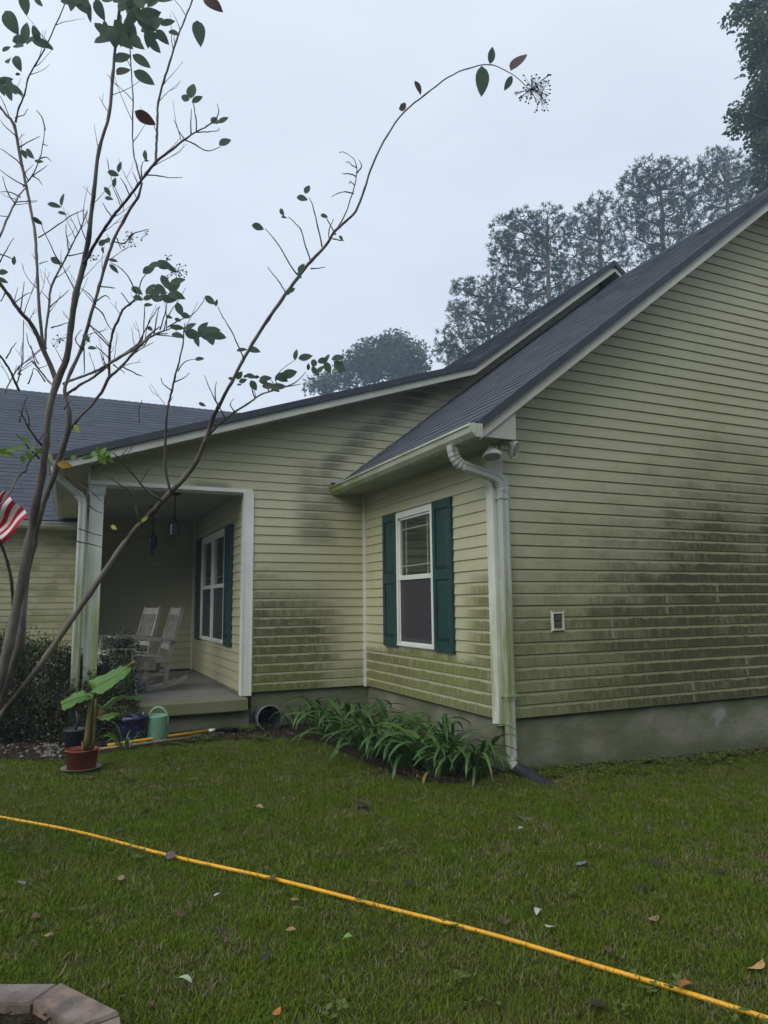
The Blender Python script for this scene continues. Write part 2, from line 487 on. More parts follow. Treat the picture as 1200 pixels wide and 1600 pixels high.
WIN = (1.045, 1.865, .500, 1.910)     # y0,y1,z0,z1 of the stained wing window
w_w = wall_part(MB().box(.004, .12, .13, WIN[0], 0, 2.30).box(.004, .12, WIN[1], L1, 0, 2.30).box(.004, .12, WIN[0], WIN[1], 0, WIN[2]).box(.004, .12, WIN[0], WIN[1], WIN[3], 2.30),
                'side wall with the single window, green film along its foot')
side_wall(w_w, 'Y', 0.0, -1, .084, L1-.03, 0, 22, MS['window'], 'w', [WIN])
plank(w_w, 0, L1-.03, 0, L1-.03, 22*COURSE, .03, 'Y', 0.0, -1, MS['window'], 'w')

# porch gable wall: header over the opening, field right of the opening, triangle above the wing roof
poly = [(-3.075, 2.195), (-1.48, 2.195), (-1.48, 0), (.0, 0), (0.0, z1(0)-.05), (3.84, z1(3.84)-.05), (3.84, z2(3.84)-.17), (1.4, z2(1.4)-.17), (-3.075, z2(-3.075)-.10)]
def hdr(m):
    m.prism([(-3.075, 2.195), (-1.38, 2.195), (-1.38, z2(-1.38)-.12), (-3.075, z2(-3.075)-.10)], fxz, L1+.004, L1+.14)
    m.prism([(-1.38, 0), (.12, 0), (.12, z2(.12)-.12), (-1.38, z2(-1.38)-.12)], fxz, L1+.004, L1+.14)
    m.prism([(.12, z1(.12)-.12), (3.84, z1(3.84)-.12), (3.84, z2(3.84)-.14), (1.4, z2(1.4)-.14), (.12, z2(.12)-.12)], fxz, L1+.004, L1+.14)
    return m
w_p = wall_part(hdr(MB()), 'porch gable wall with sooty run-off stain beside the lower roof')
for k in range(0, 58):
    z = k*COURSE; h = COURSE
    def xl(zz):   # left end under the rake
        zt = zz + .13
        if zt < z2(-3.075): return -3.075
        if zt < z2(1.4): return (zt - 2.438)/.331 - 3.332
        return 1.4 + (zt - z2(1.4))/.767
    def xrt(zz):  # right end at the lower roof
        if zz < z1(-.0)-.0: return -.03
        return min(3.8, (zz + .0 - 2.338)/.767 - .38)
    if xl(z) >= xrt(z) - .03: break
    a, c, b, d = xl(z), xl(z+h), xrt(z), xrt(z+h)
    if k < 21: a = c = -1.375
    if k == 21: a = c = -1.375
    if k >= 22: pass
    if z < 2.25 and k >= 22: pass
    c = min(c, d)
    plank(w_p, a, b, c, d, z, h, 'X', L1, -1, MS['porch'], 'p')

# porch side wall (double window), back wall, far wing wall
PW = (3.735, 5.365, .475, 1.895)
w_s = wall_part(MB().box(XP+.004, XP+.12, L1+.14, PW[0], -.03, 2.26).box(XP+.004, XP+.12, PW[1], Y2, -.03, 2.26).box(XP+.004, XP+.12, PW[0], PW[1], -.03, PW[2]).box(XP+.004, XP+.12, PW[0], PW[1], PW[3], 2.26),
                'wall inside the porch with the double window')
side_wall(w_s, 'Y', XP, -1, L1+.10, Y2-.03, 0, 22, MS['side'], 's', [PW])
w_b = wall_part(MB().box(-3.05, XP+.1, Y2+.004, Y2+.12, -.03, 2.26), 'shaded wall at the back of the porch')
side_wall(w_b, 'X', Y2, -1, -3.05, XP-.03, 0, 22, MS['back'], 'b')
w_l = wall_part(MB().box(-3.046, -2.96, 5.2, Y3, -.4, 2.3))  # its part ahead of the porch back wall is added to shade the porch
side_wall(w_l, 'Y', -3.05, -1, 5.2, Y3-.02, 0, 22, MS['side'], 's')
w_shade = wall_part(MB().box(-2.955, -2.945, 5.2, Y2, -.03, 2.24))  # added inner face of that extension, also there to darken the porch
side_wall(w_shade, 'Y', -2.945, 1, 5.2, Y2-.02, 0, 22, MS['side'], 's')
w_f = wall_part(MB().box(-11.5, -3.05, Y3+.004, Y3+.12, 0, 2.25), 'front wall of the far wing')
side_wall(w_f, 'X', Y3, -1, -11.5, -3.07, 0, 22, MS['far'], 'f')
# unseen sides, so that the house is closed
wall_part(MB().box(7.6, 7.72, .13, 12.3, -.6, 2.3)); wall_part(MB().box(-11.5, 7.72, 15.6, 15.72, -.6, 2.3)); wall_part(MB().box(-11.62, -11.5, Y3, 15.6, -.6, 2.3))

# --- foundation
part(MB().box(.03, 7.70, .03, .2, -1.0, -.002).box(.03, .2, .2, L1+.2, -1.0, -.002).box(-1.36, .03, L1+.03, L1+.2, -1.0, -.002).box(-11.4, -3.0, Y3+.03, Y3+.2, -1.0, -.002).box(-1.44, -1.33, L1+.2, Y2, -1, -.045), 'foundation', M_conc)
part(MB().box(-3.25, -1.40, 2.72, Y2+.1, -.9, -.165), 'foundation', M_conc)
fl = MB().prism([(2.62, -.055), (2.625, -.045), (Y2+.2, -.025), (Y2+.2, -.16), (2.625, -.168), (2.62, -.16)], lambda u, v, t: (t, u, v), -3.12, -1.440)
part(fl, 'porch_floor', M_slab)
part(MB().box(-3.07, XP, L1+.14, Y2, 2.242, 2.262), 'porch_ceiling', M_ceil)
for i in range(11): part(MB().box(-3.07+.01, XP-.01, L1+.30+i*.28, L1+.306+i*.28, 2.2375, 2.2425), 'ceiling_panel_joint', M_soffit)

# --- trims
part(MB().box(-.016, .001, .0, .088, -.045, 2.25).box(-.016, .088, -.016, .0, -.045, 2.25).box(-.021, -.016, .074, .088, -.045, 2.25).box(-.021, -.016, -.016, .0, -.045, 2.25), 'corner_trim', M_trim)
part(MB().box(-.038, -.002, L1-.032, L1-.008, -.012, 2.25), 'inner_corner_trim', M_trimc)
part(MB().box(XP-.02, XP+.085, L1-.022, L1-.004, -.035, 2.20).box(XP-.02, XP-.0, L1-.004, L1+.10, -.035, 2.20).box(XP-.026, XP-.012, L1-.028, L1-.022, -.035, 2.2).box(XP+.076, XP+.09, L1-.028, L1-.022, -.035, 2.2), 'corner_trim', M_trimc)
part(MB().box(-3.075, -1.38, L1-.024, L1-.003, 2.195, 2.236).box(-3.075, XP, L1-.003, L1+.14, 2.185, 2.194), 'header_trim', M_trimc)
part(MB().box(-3.100, -3.0765, L1-.03, L1+.02, 2.2, 2.36), 'header_trim', M_trimc)
part(MB().box(XP-.03, XP-.004, Y2-.03, Y2-.005, -.02, 2.24), 'inner_corner_trim', M_trimc)
part(MB().box(-3.052, XP-.03, Y2-.02, Y2-.004, -.028, .0), 'base_trim', M_drip)
part(MB().box(XP-.012, XP-.0035, L1+.1, Y2-.03, -.03, -.002), 'base_trim', M_conc)
part(MB().box(-.0, 7.72, -.004, .028, -.006, .0).box(-.004, .028, 0.09, L1, -.006, .0).box(-1.37, -.03, L1-.004, L1+.028, -.006, 0), 'starter_strip', M_drip)

# --- roofs
def tab_mesh(wd, ln, th):
    m = MB(); g_ = .004
    vs = [(g_, 0, 0), (wd-g_, 0, 0), (wd, ln, 0), (0, ln, 0), (g_, 0, th), (wd-g_, 0, th), (wd, ln, .0008), (0, ln, .0008)]
    m.add(vs, [(0,3,2,1),(4,5,6,7),(0,1,5,4),(1,2,6,5),(2,3,7,6),(3,0,4,7)]); return m
EXPO = .143
TABS = [tab_mesh(.20+.03*i, EXPO*1.12, .0065+.0014*j).mesh('shingle', M_shingle) for i in range(5) for j in range(3)]
def shingles(roof, org, e, s, n, length, slope_len, single_rows=0, clip=None):
    e = Vector(e).normalized(); s = Vector(s).normalized(); n = Vector(n).normalized(); org = Vector(org)
    mt = Matrix((e, s, n)).transposed().to_4x4()
    rows = int(slope_len/EXPO); cnt = 0; m = MB(); tones = []
    for r in range(rows):
        u = -R.random()*.2
        while u < length:
            i = R.randrange(5); j = R.randrange(3); wd = .20+.03*i
            u0 = max(u, 0.0); u1 = min(u+wd, length)
            if u1-u0 > .03 and (clip is None or clip(u0, r*EXPO)):
                p = org + e*u0 + s*(r*EXPO) + n*(.002+R.random()*.0012)
                full = (u0 == u and u1 == u+wd)
                if r < single_rows and cnt < 296:
                    me = TABS[i*3+j] if full else tab_mesh(u1-u0, EXPO*1.12, .0075).mesh('shingle', M_shingle)
                    o = bpy.data.objects.new('shingle', me); link(o, roof)
                    mm = mt.copy(); mm.translation = p
                    o.matrix_local = mm; cnt += 1
                else:
                    t = tab_mesh(u1-u0, EXPO*1.12, .0065+.0014*j)
                    b = len(m.v)
                    for v in t.v: m.v.append(tuple(mt.to_3x3() @ Vector(v) + p))
                    for f in t.f: m.f.append(tuple(b+q for q in f)); m.sm.append(False)
                    tones += [R.random()]*len(t.f)
            u += wd
    if m.v:
        o = _ob(m, 'shingle_courses', M_shingle, None, recalc=False)
        a = o.data.attributes.new('tone', 'FLOAT', 'FACE'); a.data.foreach_set('value', tones)
        o.parent = roof; o['kind'] = 'stuff'
    return cnt
def roof_part(mb): return part(mb, 'roof', M_drip)
TH = .028; SL = math.sqrt(1+.767**2)
r1 = roof_part(MB().prism([(-.40, z1(-.40)-.006), (3.86, z1(3.86)-.006), (8.12, z1(8.12)-.006), (8.12, z1(8.12)-.04), (3.86, z1(3.86)-.04), (-.40, z1(-.40)-.04)], fxz, -O-.012, L1-.002))
c_ = shingles(r1, (-.415, L1-.004, z1(-.415)), (0, -1, 0), (1, 0, .767), (-.767, 0, 1), L1+O+.014, 4.275*SL, 40)
m = MB()   # ridge caps
for i in range(22):
    y = -O + i*.143; m.add([(3.70, y, z1(3.70)+.014), (3.86, y, z1(3.86)+.024), (4.02, y, z1(4.02)+.014), (3.70, y+.16, z1(3.70)+.004), (3.86, y+.16, z1(3.86)+.012), (4.02, y+.16, z1(4.02)+.004)], [(0,1,4,3),(1,2,5,4),(0,3,5,2),(0,2,1),(3,4,5)])
part(m, 'ridge_cap', M_shingle)['kind'] = 'stuff'
YB = 12.2
pts2 = [(-3.43, z2(-3.43)), (1.4, z2(1.4)), (3.84, z2(3.84)), (8.2, z2(8.2))]
r2 = roof_part(MB().prism([(x, z-.006) for x, z in pts2] + [(x, z-.04) for x, z in pts2[::-1]], fxz, L1-O-.012, YB))
shingles(r2, (-3.44, YB, z2(-3.44)), (0, -1, 0), (1, 0, .331), (-.331, 0, 1), 2.8, 4.84*1.053)
shingles(r2, (-3.44, L1+2.5, z2(-3.44)), (0, -1, 0), (1, 0, .331), (-.331, 0, 1), 2.5+O+.014, 4.84*1.053)
shingles(r2, (1.40, L1+5, z2(1.40)), (0, -1, 0), (1, 0, .767), (-.767, 0, 1), 5+O+.014, 2.44*SL)
m = MB()
for i in range(60):
    y = L1-O-.01 + i*.143; m.add([(3.68, y, z2(3.68)+.014), (3.84, y, z2(3.84)+.024), (4.0, y, z2(4.0)+.014), (3.68, y+.16, z2(3.68)+.004), (3.84, y+.16, z2(3.84)+.012), (4.0, y+.16, z2(4.0)+.004)], [(0,1,4,3),(1,2,5,4),(0,3,5,2),(0,2,1),(3,4,5)])
part(m, 'ridge_cap', M_shingle)['kind'] = 'stuff'
EY = 7.37; ZE = 2.315; RY = 11.66
fyz = lambda u, v, t: (t, u, v)
r3 = roof_part(MB().prism([(EY, ZE-.006), (RY, ZE+.767*(RY-EY)-.006), (2*RY-EY, ZE-.006), (2*RY-EY, ZE-.04), (RY, ZE+.767*(RY-EY)-.04), (EY, ZE-.04)], fyz, -11.9, 3.8))
shingles(r3, (-8.5, EY-.012, ZE), (1, 0, 0), (0, 1, .767), (0, -.767, 1), 9.0, (RY-EY)*SL)
m = MB(); zr = ZE+.767*(RY-EY)
for i in range(90):
    x = -8.6 + i*.143; m.add([(x, RY-.15, zr-.1), (x, RY, zr+.024), (x, RY+.15, zr-.1), (x+.16, RY-.15, zr-.105), (x+.16, RY, zr+.012), (x+.16, RY+.15, zr-.105)], [(0,1,4,3),(1,2,5,4),(0,3,5,2),(0,2,1),(3,4,5)])
part(m, 'ridge_cap', M_shingle)['kind'] = 'stuff'
m = MB(); m.box(-3.0, 3.8, Y2+.13, 7.3, 2.3, 2.33); part(m, 'attic_floor', M_drip)

# rake boards: stepped metal fascia hung under the shingle edge
def rake(pts, zf, y0, seg_name='rake_fascia'):
    m = MB()
    for (xa, xb) in zip(pts[:-1], pts[1:]):
        for (d0, d1, ya, yb) in ((.066, .110, -.004, .012), (.110, .146, -.012, .012), (.146, .158, -.020, .012)):
            m.add([(xa, y0+ya, zf(xa)-d0), (xb, y0+ya, zf(xb)-d0), (xb, y0+ya, zf(xb)-d1), (xa, y0+ya, zf(xa)-d1),
                   (xa, y0+yb, zf(xa)-d0), (xb, y0+yb, zf(xb)-d0), (xb, y0+yb, zf(xb)-d1), (xa, y0+yb, zf(xa)-d1)],
                  [(0,1,2,3),(7,6,5,4),(0,4,5,1),(1,5,6,2),(2,6,7,3),(3,7,4,0)])
    part(m, seg_name, M_fascia)
    m = MB()
    for (xa, xb) in zip(pts[:-1], pts[1:]):
        m.add([(xa, y0-.030, zf(xa)+.008), (xb, y0-.030, zf(xb)+.008), (xb, y0-.030, zf(xb)-.068), (xa, y0-.030, zf(xa)-.068),
               (xa, y0+.03, zf(xa)+.008), (xb, y0+.03, zf(xb)+.008), (xb, y0+.03, zf(xb)-.068), (xa, y0+.03, zf(xa)-.068)],
              [(0,1,2,3),(7,6,5,4),(0,4,5,1),(1,5,6,2),(2,6,7,3),(3,7,4,0)])
    part(m, 'drip_edge', M_drip)
rake([-.345, 3.86, 8.06], z1, -O)
rake([-3.34, 1.4, 3.84, 6.0], z2, L1-O)
def under(pts, zf, ya, yb, d=.135):
    m = MB()
    for (xa, xb) in zip(pts[:-1], pts[1:]):
        m.add([(xa, ya, zf(xa)-d), (xb, ya, zf(xb)-d), (xb, yb, zf(xb)-d), (xa, yb, zf(xa)-d), (xa, ya, zf(xa)-d+.01), (xb, ya, zf(xb)-d+.01), (xb, yb, zf(xb)-d+.01), (xa, yb, zf(xa)-d+.01)],
              [(0,1,2,3),(7,6,5,4),(0,4,5,1),(1,5,6,2),(2,6,7,3),(3,7,4,0)])
    part(m, 'soffit', M_soffit)
under([0.0, 3.86, 7.7], z1, -O+.012, .006)
under([-3.07, 1.4, 3.84, 5.0], z2, L1-O+.012, L1+.006)
# eave of the stained wing: soffit, fascia, return box, gutter
part(MB().box(-.345, .006, -O+.012, L1-.004, 2.250, 2.262), 'soffit', M_soffit)
for i in range(12): part(MB().box(-.34, -.0, -O+.10+i*.25, -O+.106+i*.25, 2.2465, 2.2502), 'soffit_joint', M_fascia)
part(MB().box(-.03, .0, .09, L1-.03, 2.225, 2.2495), 'frieze_trim', M_soffit)
part(MB().box(-.345, -.325, -O+.012, L1-.004, 2.245, 2.345), 'fascia', M_fascia)
bx = [(-.335, 2.245), (.004, 2.245), (.004, z1(.004)-.158), (-.275, z1(-.275)-.158), (-.335, z1(-.335)-.12)]
part(MB().prism(bx, fxz, -O-.006, -O+.010), 'return_box', M_fascia)
part(MB().prism([(.004, 2.245), (.012, 2.245), (.012, z1(.01)-.16), (.004, z1(.004)-.16)], fxz, -O-.009, .0), 'return_box_side', M_fascia)
def gutter(u_out, u_in, zb, zt, f, a, b, name='gutter'):
    # open K-style trough: thin shell profile
    s_ = 1 if u_in > u_out else -1; t = .004*s_
    prof = [(u_in, zt), (u_in, zb), (u_in-.062*s_, zb), (u_out+.022*s_, zb+.035), (u_out+.012*s_, zt-.022), (u_out, zt-.018), (u_out, zt), (u_out+.012*s_, zt), (u_out+.012*s_, zt-.006),
            (u_out+.016*s_, zt-.016), (u_out+.026*s_, zb+.037), (u_in-.060*s_, zb+.004), (u_in-.004*s_, zb+.004), (u_in-.004*s_, zt)]
    g_ = part(MB().prism(prof, f, a, b), name, M_gutter if u_out > -1 and u_out < 1 else M_gutter2)
    for e_ in (a, b):
        _e = MB().prism([(u_in+.001*s_, zt+.004), (u_in+.001*s_, zb-.003), (u_in-.064*s_, zb-.003), (u_out+.020*s_, zb+.034), (u_out-.003*s_, zt-.018), (u_out-.003*s_, zt+.004)], f, e_-.003, e_+.003)
        o = part(_e, 'end_cap', M_gutter, house); rep(o, g_)
    return g_
gutter(-.468, -.348, 2.222, 2.322, fxz, -O-.075, L1-.012)
# eave of the porch roof
zs = 2.362
part(MB().box(-3.345, -3.076, L1-O+.012, EY-.02, zs, zs+.012), 'soffit', M_soffit)
part(MB().box(-3.352, -3.335, L1-O+.012, EY, zs-.01, 2.42), 'fascia', M_fascia)
part(MB().box(-3.08, -3.076, L1, EY, 2.2, zs), 'frieze_trim', M_fascia)
bx = [(-3.345, zs-.012), (-3.07, zs-.012), (-3.07, z2(-3.07)-.155), (-3.345, z2(-3.345)-.06)]
part(MB().prism(bx, fxz, L1-O-.006, L1-O+.010), 'return_box', M_fascia)
gutter(-3.472, -3.353, 2.318, 2.415, fxz, L1-O+.0, EY-.25)
# eave of the far wing
part(MB().box(-11.9, -3.42, EY+.005, Y3, 2.205, 2.217), 'soffit', M_soffit)
part(MB().box(-3.42, -2.9, EY+.005, Y3, 2.205, 2.217), 'soffit', M_soffit)
gutter(EY-.11, EY+.006, 2.185, 2.290, fyz, -11.9, -3.0)
part(MB().box(-11.9, -3.0, EY+.007, EY+.02, 2.17, 2.3), 'fascia', M_fascia)
# step flashing where the lower roof meets the porch gable wall
m = MB(); fp = [(-.43, 2.40), (-.30, 2.43), (-.16, 2.53), (3.75, z1(3.75)+.05)]
for (a, b) in zip(fp[:-1], fp[1:]):
    nn = 1 if a[0] < -.2 else 18
    for i in range(nn):
        x0 = a[0]+(b[0]-a[0])*i/nn; x1 = a[0]+(b[0]-a[0])*(i+1)/nn + (.01 if nn > 1 else 0); za = a[1]+(b[1]-a[1])*i/nn; zb = a[1]+(b[1]-a[1])*(i+1)/nn
        y = L1-.018-.0015*(i % 2)
        m.add([(x0, y, za-.055), (x1, y, zb-.055), (x1, y, zb+.0), (x0, y, za+.0), (x0, y-.012, za-.058), (x1, y-.012, zb-.058), (x1, y-.006, zb-.0), (x0, y-.006, za-.0)],
              [(0,1,2,3),(7,6,5,4),(0,4,5,1),(1,5,6,2),(2,6,7,3),(3,7,4,0)])
part(m, 'flashing', plain('grey_flashing', (.40, .41, .37), (.28, .29, .25), 8, .5, .4))

# --- downspout at the outer corner: outlet, crimped elbows, strapped leader, bottom elbow and black drain boot
def rect_prof(w, d, c=.012, ribs=True):
    p = [(-w/2, -d/2+c), (-w/2+c, -d/2), (-w/6, -d/2), (-w/6+.004, -d/2+.004), (w/6-.004, -d/2+.004), (w/6, -d/2), (w/2-c, -d/2), (w/2, -d/2+c),
         (w/2, d/2-c), (w/2-c, d/2), (-w/2+c, d/2), (-w/2, d/2-c)]
    return p
def pipe_run(path, w, d, front, crimp=None, mat=M_down, name='downspout', parent=house):
    """rectangular pipe; front = direction the wide face looks"""
    m = MB(); pts = [Vector(p) for p in path]; fr = []; scale = []
    for i, p in enumerate(pts):
        t = (pts[min(i+1, len(pts)-1)] - pts[max(i-1, 0)]).normalized()
        F = Vector(front); F = (F - t*F.dot(t)).normalized(); A = t.cross(F).normalized()
        k = 1.0
        if crimp and crimp[0] <= i <= crimp[1]: k = .93 if i % 2 else 1.03
        fr.append((A*k, -F*k))
    m.sweep(rect_prof(w, d), pts, fr)
    return part(m, name, mat, parent) if parent is house else part(m, name, mat, parent)
def curve(a, b, c, n):  # quadratic
    a, b, c = Vector(a), Vector(b), Vector(c)
    return [a*(1-t)**2 + b*2*t*(1-t) + c*t*t for t in [i/n for i in range(n+1)]]
ds = pipe_run([(.052, -.062, 2.0), (.052, -.062, 1.2), (.052, -.062, .16)], .092, .062, (0, -1, 0))
tp = pipe_run([(.052, -.060, .185), (.052, -.060, -.30)], .086, .056, (0, -1, 0), name='lower_leader'); rep(tp, ds)
e1 = curve((-.405, -.03, 2.225), (-.405, -.03, 2.075), (-.27, -.045, 2.045), 14)
el = pipe_run(e1, .088, .07, (0, -1, 0), (3, 12), name='elbow'); rep(el, ds)
dg = pipe_run([e1[-1], (-.04, -.066, 1.985)], .082, .07, (0, -1, 0), name='offset_leader'); rep(dg, ds)
e2 = curve((-.06, -.066, 1.990), (.052, -.066, 1.965), (.052, -.064, 1.86), 14)
el = pipe_run(e2, .094, .068, (0, -1, 0), (2, 12), name='elbow'); rep(el, ds)
st = part(MB().box(-.002, .104, -.098, -.020, 1.80, 1.81), 'strap', M_down); rep(st, ds)
st = part(MB().box(-.002, .104, -.098, -.020, .185, .21), 'strap', M_down); rep(st, ds)
e3 = curve((.052, -.060, -.28), (.052, -.062, -.36), (.085, -.16, -.385), 10)
el = pipe_run(e3, .088, .06, (.5, -.3, .6), (2, 9), name='elbow'); rep(el, ds)
M_blackp = plain('black_drain_plastic', (.022, .023, .026), (.03, .03, .034), 9, .6, .3)
pp = [Vector((.070, -.10, -.372)), Vector((.10, -.20, -.40)), Vector((.115, -.32, -.43)), Vector((.12, -.46, -.455))]
pts = []; 
for i in range(25):
    t = i/24*3; j = min(2, int(t)); f_ = t-j; pts.append(pp[j].lerp(pp[j+1], f_))
o = part(MB().tube(pts, [.054+(.005 if i % 2 else 0) for i in range(25)], 14), 'drain_boot', M_blackp); rep(o, ds)
# porch downspout by the column
ds2 = pipe_run([(-3.137, 2.765, 2.0), (-3.137, 2.765, -.36)], .082, .06, (0, -1, 0))
e1 = curve((-3.41, 2.60, 2.32), (-3.41, 2.60, 2.24), (-3.34, 2.66, 2.19), 8)
el = pipe_run(e1, .07, .06, (0, -1, 0), (2, 7), name='elbow'); rep(el, ds2)
dg = pipe_run([e1[-1], (-3.19, 2.75, 2.08)], .062, .066, (0, -1, 0), name='offset_leader'); rep(dg, ds2)
e2 = curve((-3.20, 2.75, 2.085), (-3.137, 2.765, 2.05), (-3.137, 2.765, 1.95), 10)
el = pipe_run(e2, .084, .062, (0, -1, 0), (1, 9), name='elbow'); rep(el, ds2)

# --- porch column
col = part(MB().box(-3.068, -2.938, L1+.0, L1+.13, -.03, 2.184), 'column', M_column)
for zz, e_, hh in ((2.10, .014, .085), (2.085, .008, .015), (-.03, .014, .15), (.12, .008, .02)):
    o = part(MB().box(-3.068-e_, -2.938+e_, L1-e_, L1+.13+e_, zz, zz+hh-.001), 'column_band', M_column); rep(o, col)

# --- windows
def glass_mat(name, tint=(.02, .024, .022)):
    g = NG(name); t = g.t
    gl_ = g.n('ShaderNodeBsdfGlossy'); gl_.inputs['Roughness'].default_value = .03; gl_.inputs['Color'].default_value = (.9, .95, .93, 1)
    tr = g.n('ShaderNodeBsdfTransparent'); tr.inputs['Color'].default_value = (.80, .84, .80, 1)
    lw = g.n('ShaderNodeLayerWeight'); geo = g.n('ShaderNodeNewGeometry')
    f2 = g.mul(g.add(.07, g.mul(g.math('POWER', lw.outputs['Facing'], 3.0), .8)), g.sub(1.0, geo.outputs['Backfacing']))
    nz = g.noise(2.0, 2, .5); bp = g.n('ShaderNodeBump'); g.set(bp.inputs['Height'], nz); bp.inputs['Strength'].default_value = .05; bp.inputs['Distance'].default_value = .02
    t.links.new(bp.outputs[0], gl_.inputs['Normal'])
    mx = g.n('ShaderNodeMixShader'); t.links.new(f2, mx.inputs[0]); t.links.new(tr.outputs[0], mx.inputs[1]); t.links.new(gl_.outputs[0], mx.inputs[2])
    t.links.new(mx.outputs[0], g.out.inputs[0]); return g.m
M_glass = glass_mat('window_glass')
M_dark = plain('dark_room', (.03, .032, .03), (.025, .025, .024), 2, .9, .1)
M_blind = plain('blind_slat', (.20, .21, .185), (.17, .18, .16), 3, .6, .3)
M_screen = plain('insect_screen', (.060, .058, .062), (.05, .048, .052), 2, .8, .2)
M_shut = NG('green_shutter'); 
_c = M_shut.mix(M_shut.smooth(M_shut.noise(3, 4, .6, stretch=(2, 2, .6)), .3, .7), (.011, .040, .042), (.020, .062, .060))
M_shut.bump(M_shut.noise(90, 3, .6, stretch=(1, 1, .15)), .15, .002)
M_shut = M_shut.fin(_c, .5, .35)

def window(xw, y0, y1, z0, z1_, grid='prairie', blinds=True, screen=True, head=.05):
    """double-hung vinyl window in a wall facing -x"""
    fr = part(MB().box(xw-.034, xw+.03, y0, y0+.042, z0+.035, z1_-head).box(xw-.034, xw+.03, y1-.042, y1, z0+.035, z1_-head).box(xw-.034, xw+.03, y0, y1, z1_-head, z1_).box(xw-.036, xw+.03, y0-.004, y1+.004, z0, z0+.035)
              .box(xw-.040, xw-.034, y0-.0, y1, z0+.006, z0+.016), 'window', M_trimc)
    def sub(mb, nm, mt):
        o = part(mb, nm, mt); rep(o, fr); return o
    a, b = y0+.042, y1-.042; zm = z0 + (z1_-z0)*.505
    # upper sash proud, lower sash behind
    sub(MB().box(xw-.018, xw+.012, a, a+.022, zm, z1_-head).box(xw-.018, xw+.012, b-.022, b, zm, z1_-head).box(xw-.018, xw+.012, a, b, z1_-head-.024, z1_-head-.0002).box(xw-.024, xw+.012, a, b, zm-.025, zm+.022), 'sash', M_trimc)
    sub(MB().box(xw+.013, xw+.028, a, a+.03, z0+.035, zm).box(xw+.013, xw+.028, b-.03, b, z0+.035, zm).box(xw+.013, xw+.028, a+.03, b-.03, z0+.036, z0+.080), 'sash', M_trimc)
    sub(MB().box(xw-.001, xw+.001, a+.02, b-.02, zm+.02, z1_-head-.02), 'pane', M_glass)
    sub(MB().box(xw+.020, xw+.022, a+.02, b-.02, z0+.05, zm), 'pane', M_glass)
    if grid:
        m = MB(); t = .014; dy = .105
        if grid == 'prairie':
            for yy in (a+.022+dy, b-.022-dy): m.box(xw+.004, xw+.010, yy-t/2, yy+t/2, zm+.02, z1_-head-.02)
            for zz in (zm+.022+.10, z1_-head-.024-.10): m.box(xw+.0045, xw+.0095, a+.02, b-.02, zz-t/2, zz+t/2)
        else:
            for zz in (zm+.12,): m.box(xw+.0045, xw+.0095, a+.02, b-.02, zz-t/2, zz+t/2)
        sub(m, 'muntin', M_trimc)
    if screen:
        sub(MB().box(xw-.0105, xw-.0095, a+.008, b-.008, z0+.045, zm-.02), 'insect_screen', M_screen2)
        sub(MB().box(xw-.014, xw-.008, a, a+.010, z0+.035, zm-.025).box(xw-.014, xw-.008, b-.010, b, z0+.035, zm-.025).box(xw-.014, xw-.008, a, b, z0+.035, z0+.047), 'screen_frame', M_trimc)
    if blinds:
        n = int((z1_-z0-.1)/.05)
        for i in range(n):
            zz = z1_-.08-i*.05
            m = MB(); m.add([(xw+.050, a, zz), (xw+.050, b, zz), (xw+.088, b, zz-.026), (xw+.088, a, zz-.026), (xw+.050, a, zz+.002), (xw+.050, b, zz+.002), (xw+.088, b, zz-.024), (xw+.088, a, zz-.024)],
                  [(0,1,2,3),(7,6,5,4),(0,4,5,1),(1,5,6,2),(2,6,7,3),(3,7,4,0)])
            sub(m, 'blind_slat', M_blind)
    sub(MB().box(xw+.13, xw+.14, y0-.2, y1+.2, z0-.2, z1_+.2), 'dark_interior', M_dark)  # dark backing panel; the unlit room's shade is put into its colour
    return fr
# screen: partly see-through fabric
_g = NG('insect_screen_mesh'); _tr = _g.n('ShaderNodeBsdfTransparent'); _mx = _g.n('ShaderNodeMixShader'); _mx.inputs[0].default_value = .60
_g.fin((.075, .070, .078), .8, .2); _g.t.links.new(_tr.outputs[0], _mx.inputs[1]); _g.t.links.new(_g.b.outputs[0], _mx.inputs[2]); _g.t.links.new(_mx.outputs[0], _g.out.inputs[0])
M_screen2 = _g.m
window(0.0, WIN[0], WIN[1], WIN[2], WIN[3], head=.062)
mid = (PW[0]+PW[1])/2
window(XP, PW[0], mid, PW[2], PW[3], 'one', True, True, .06)
window(XP, mid+.002, PW[1], PW[2], PW[3], 'one', True, True, .06)

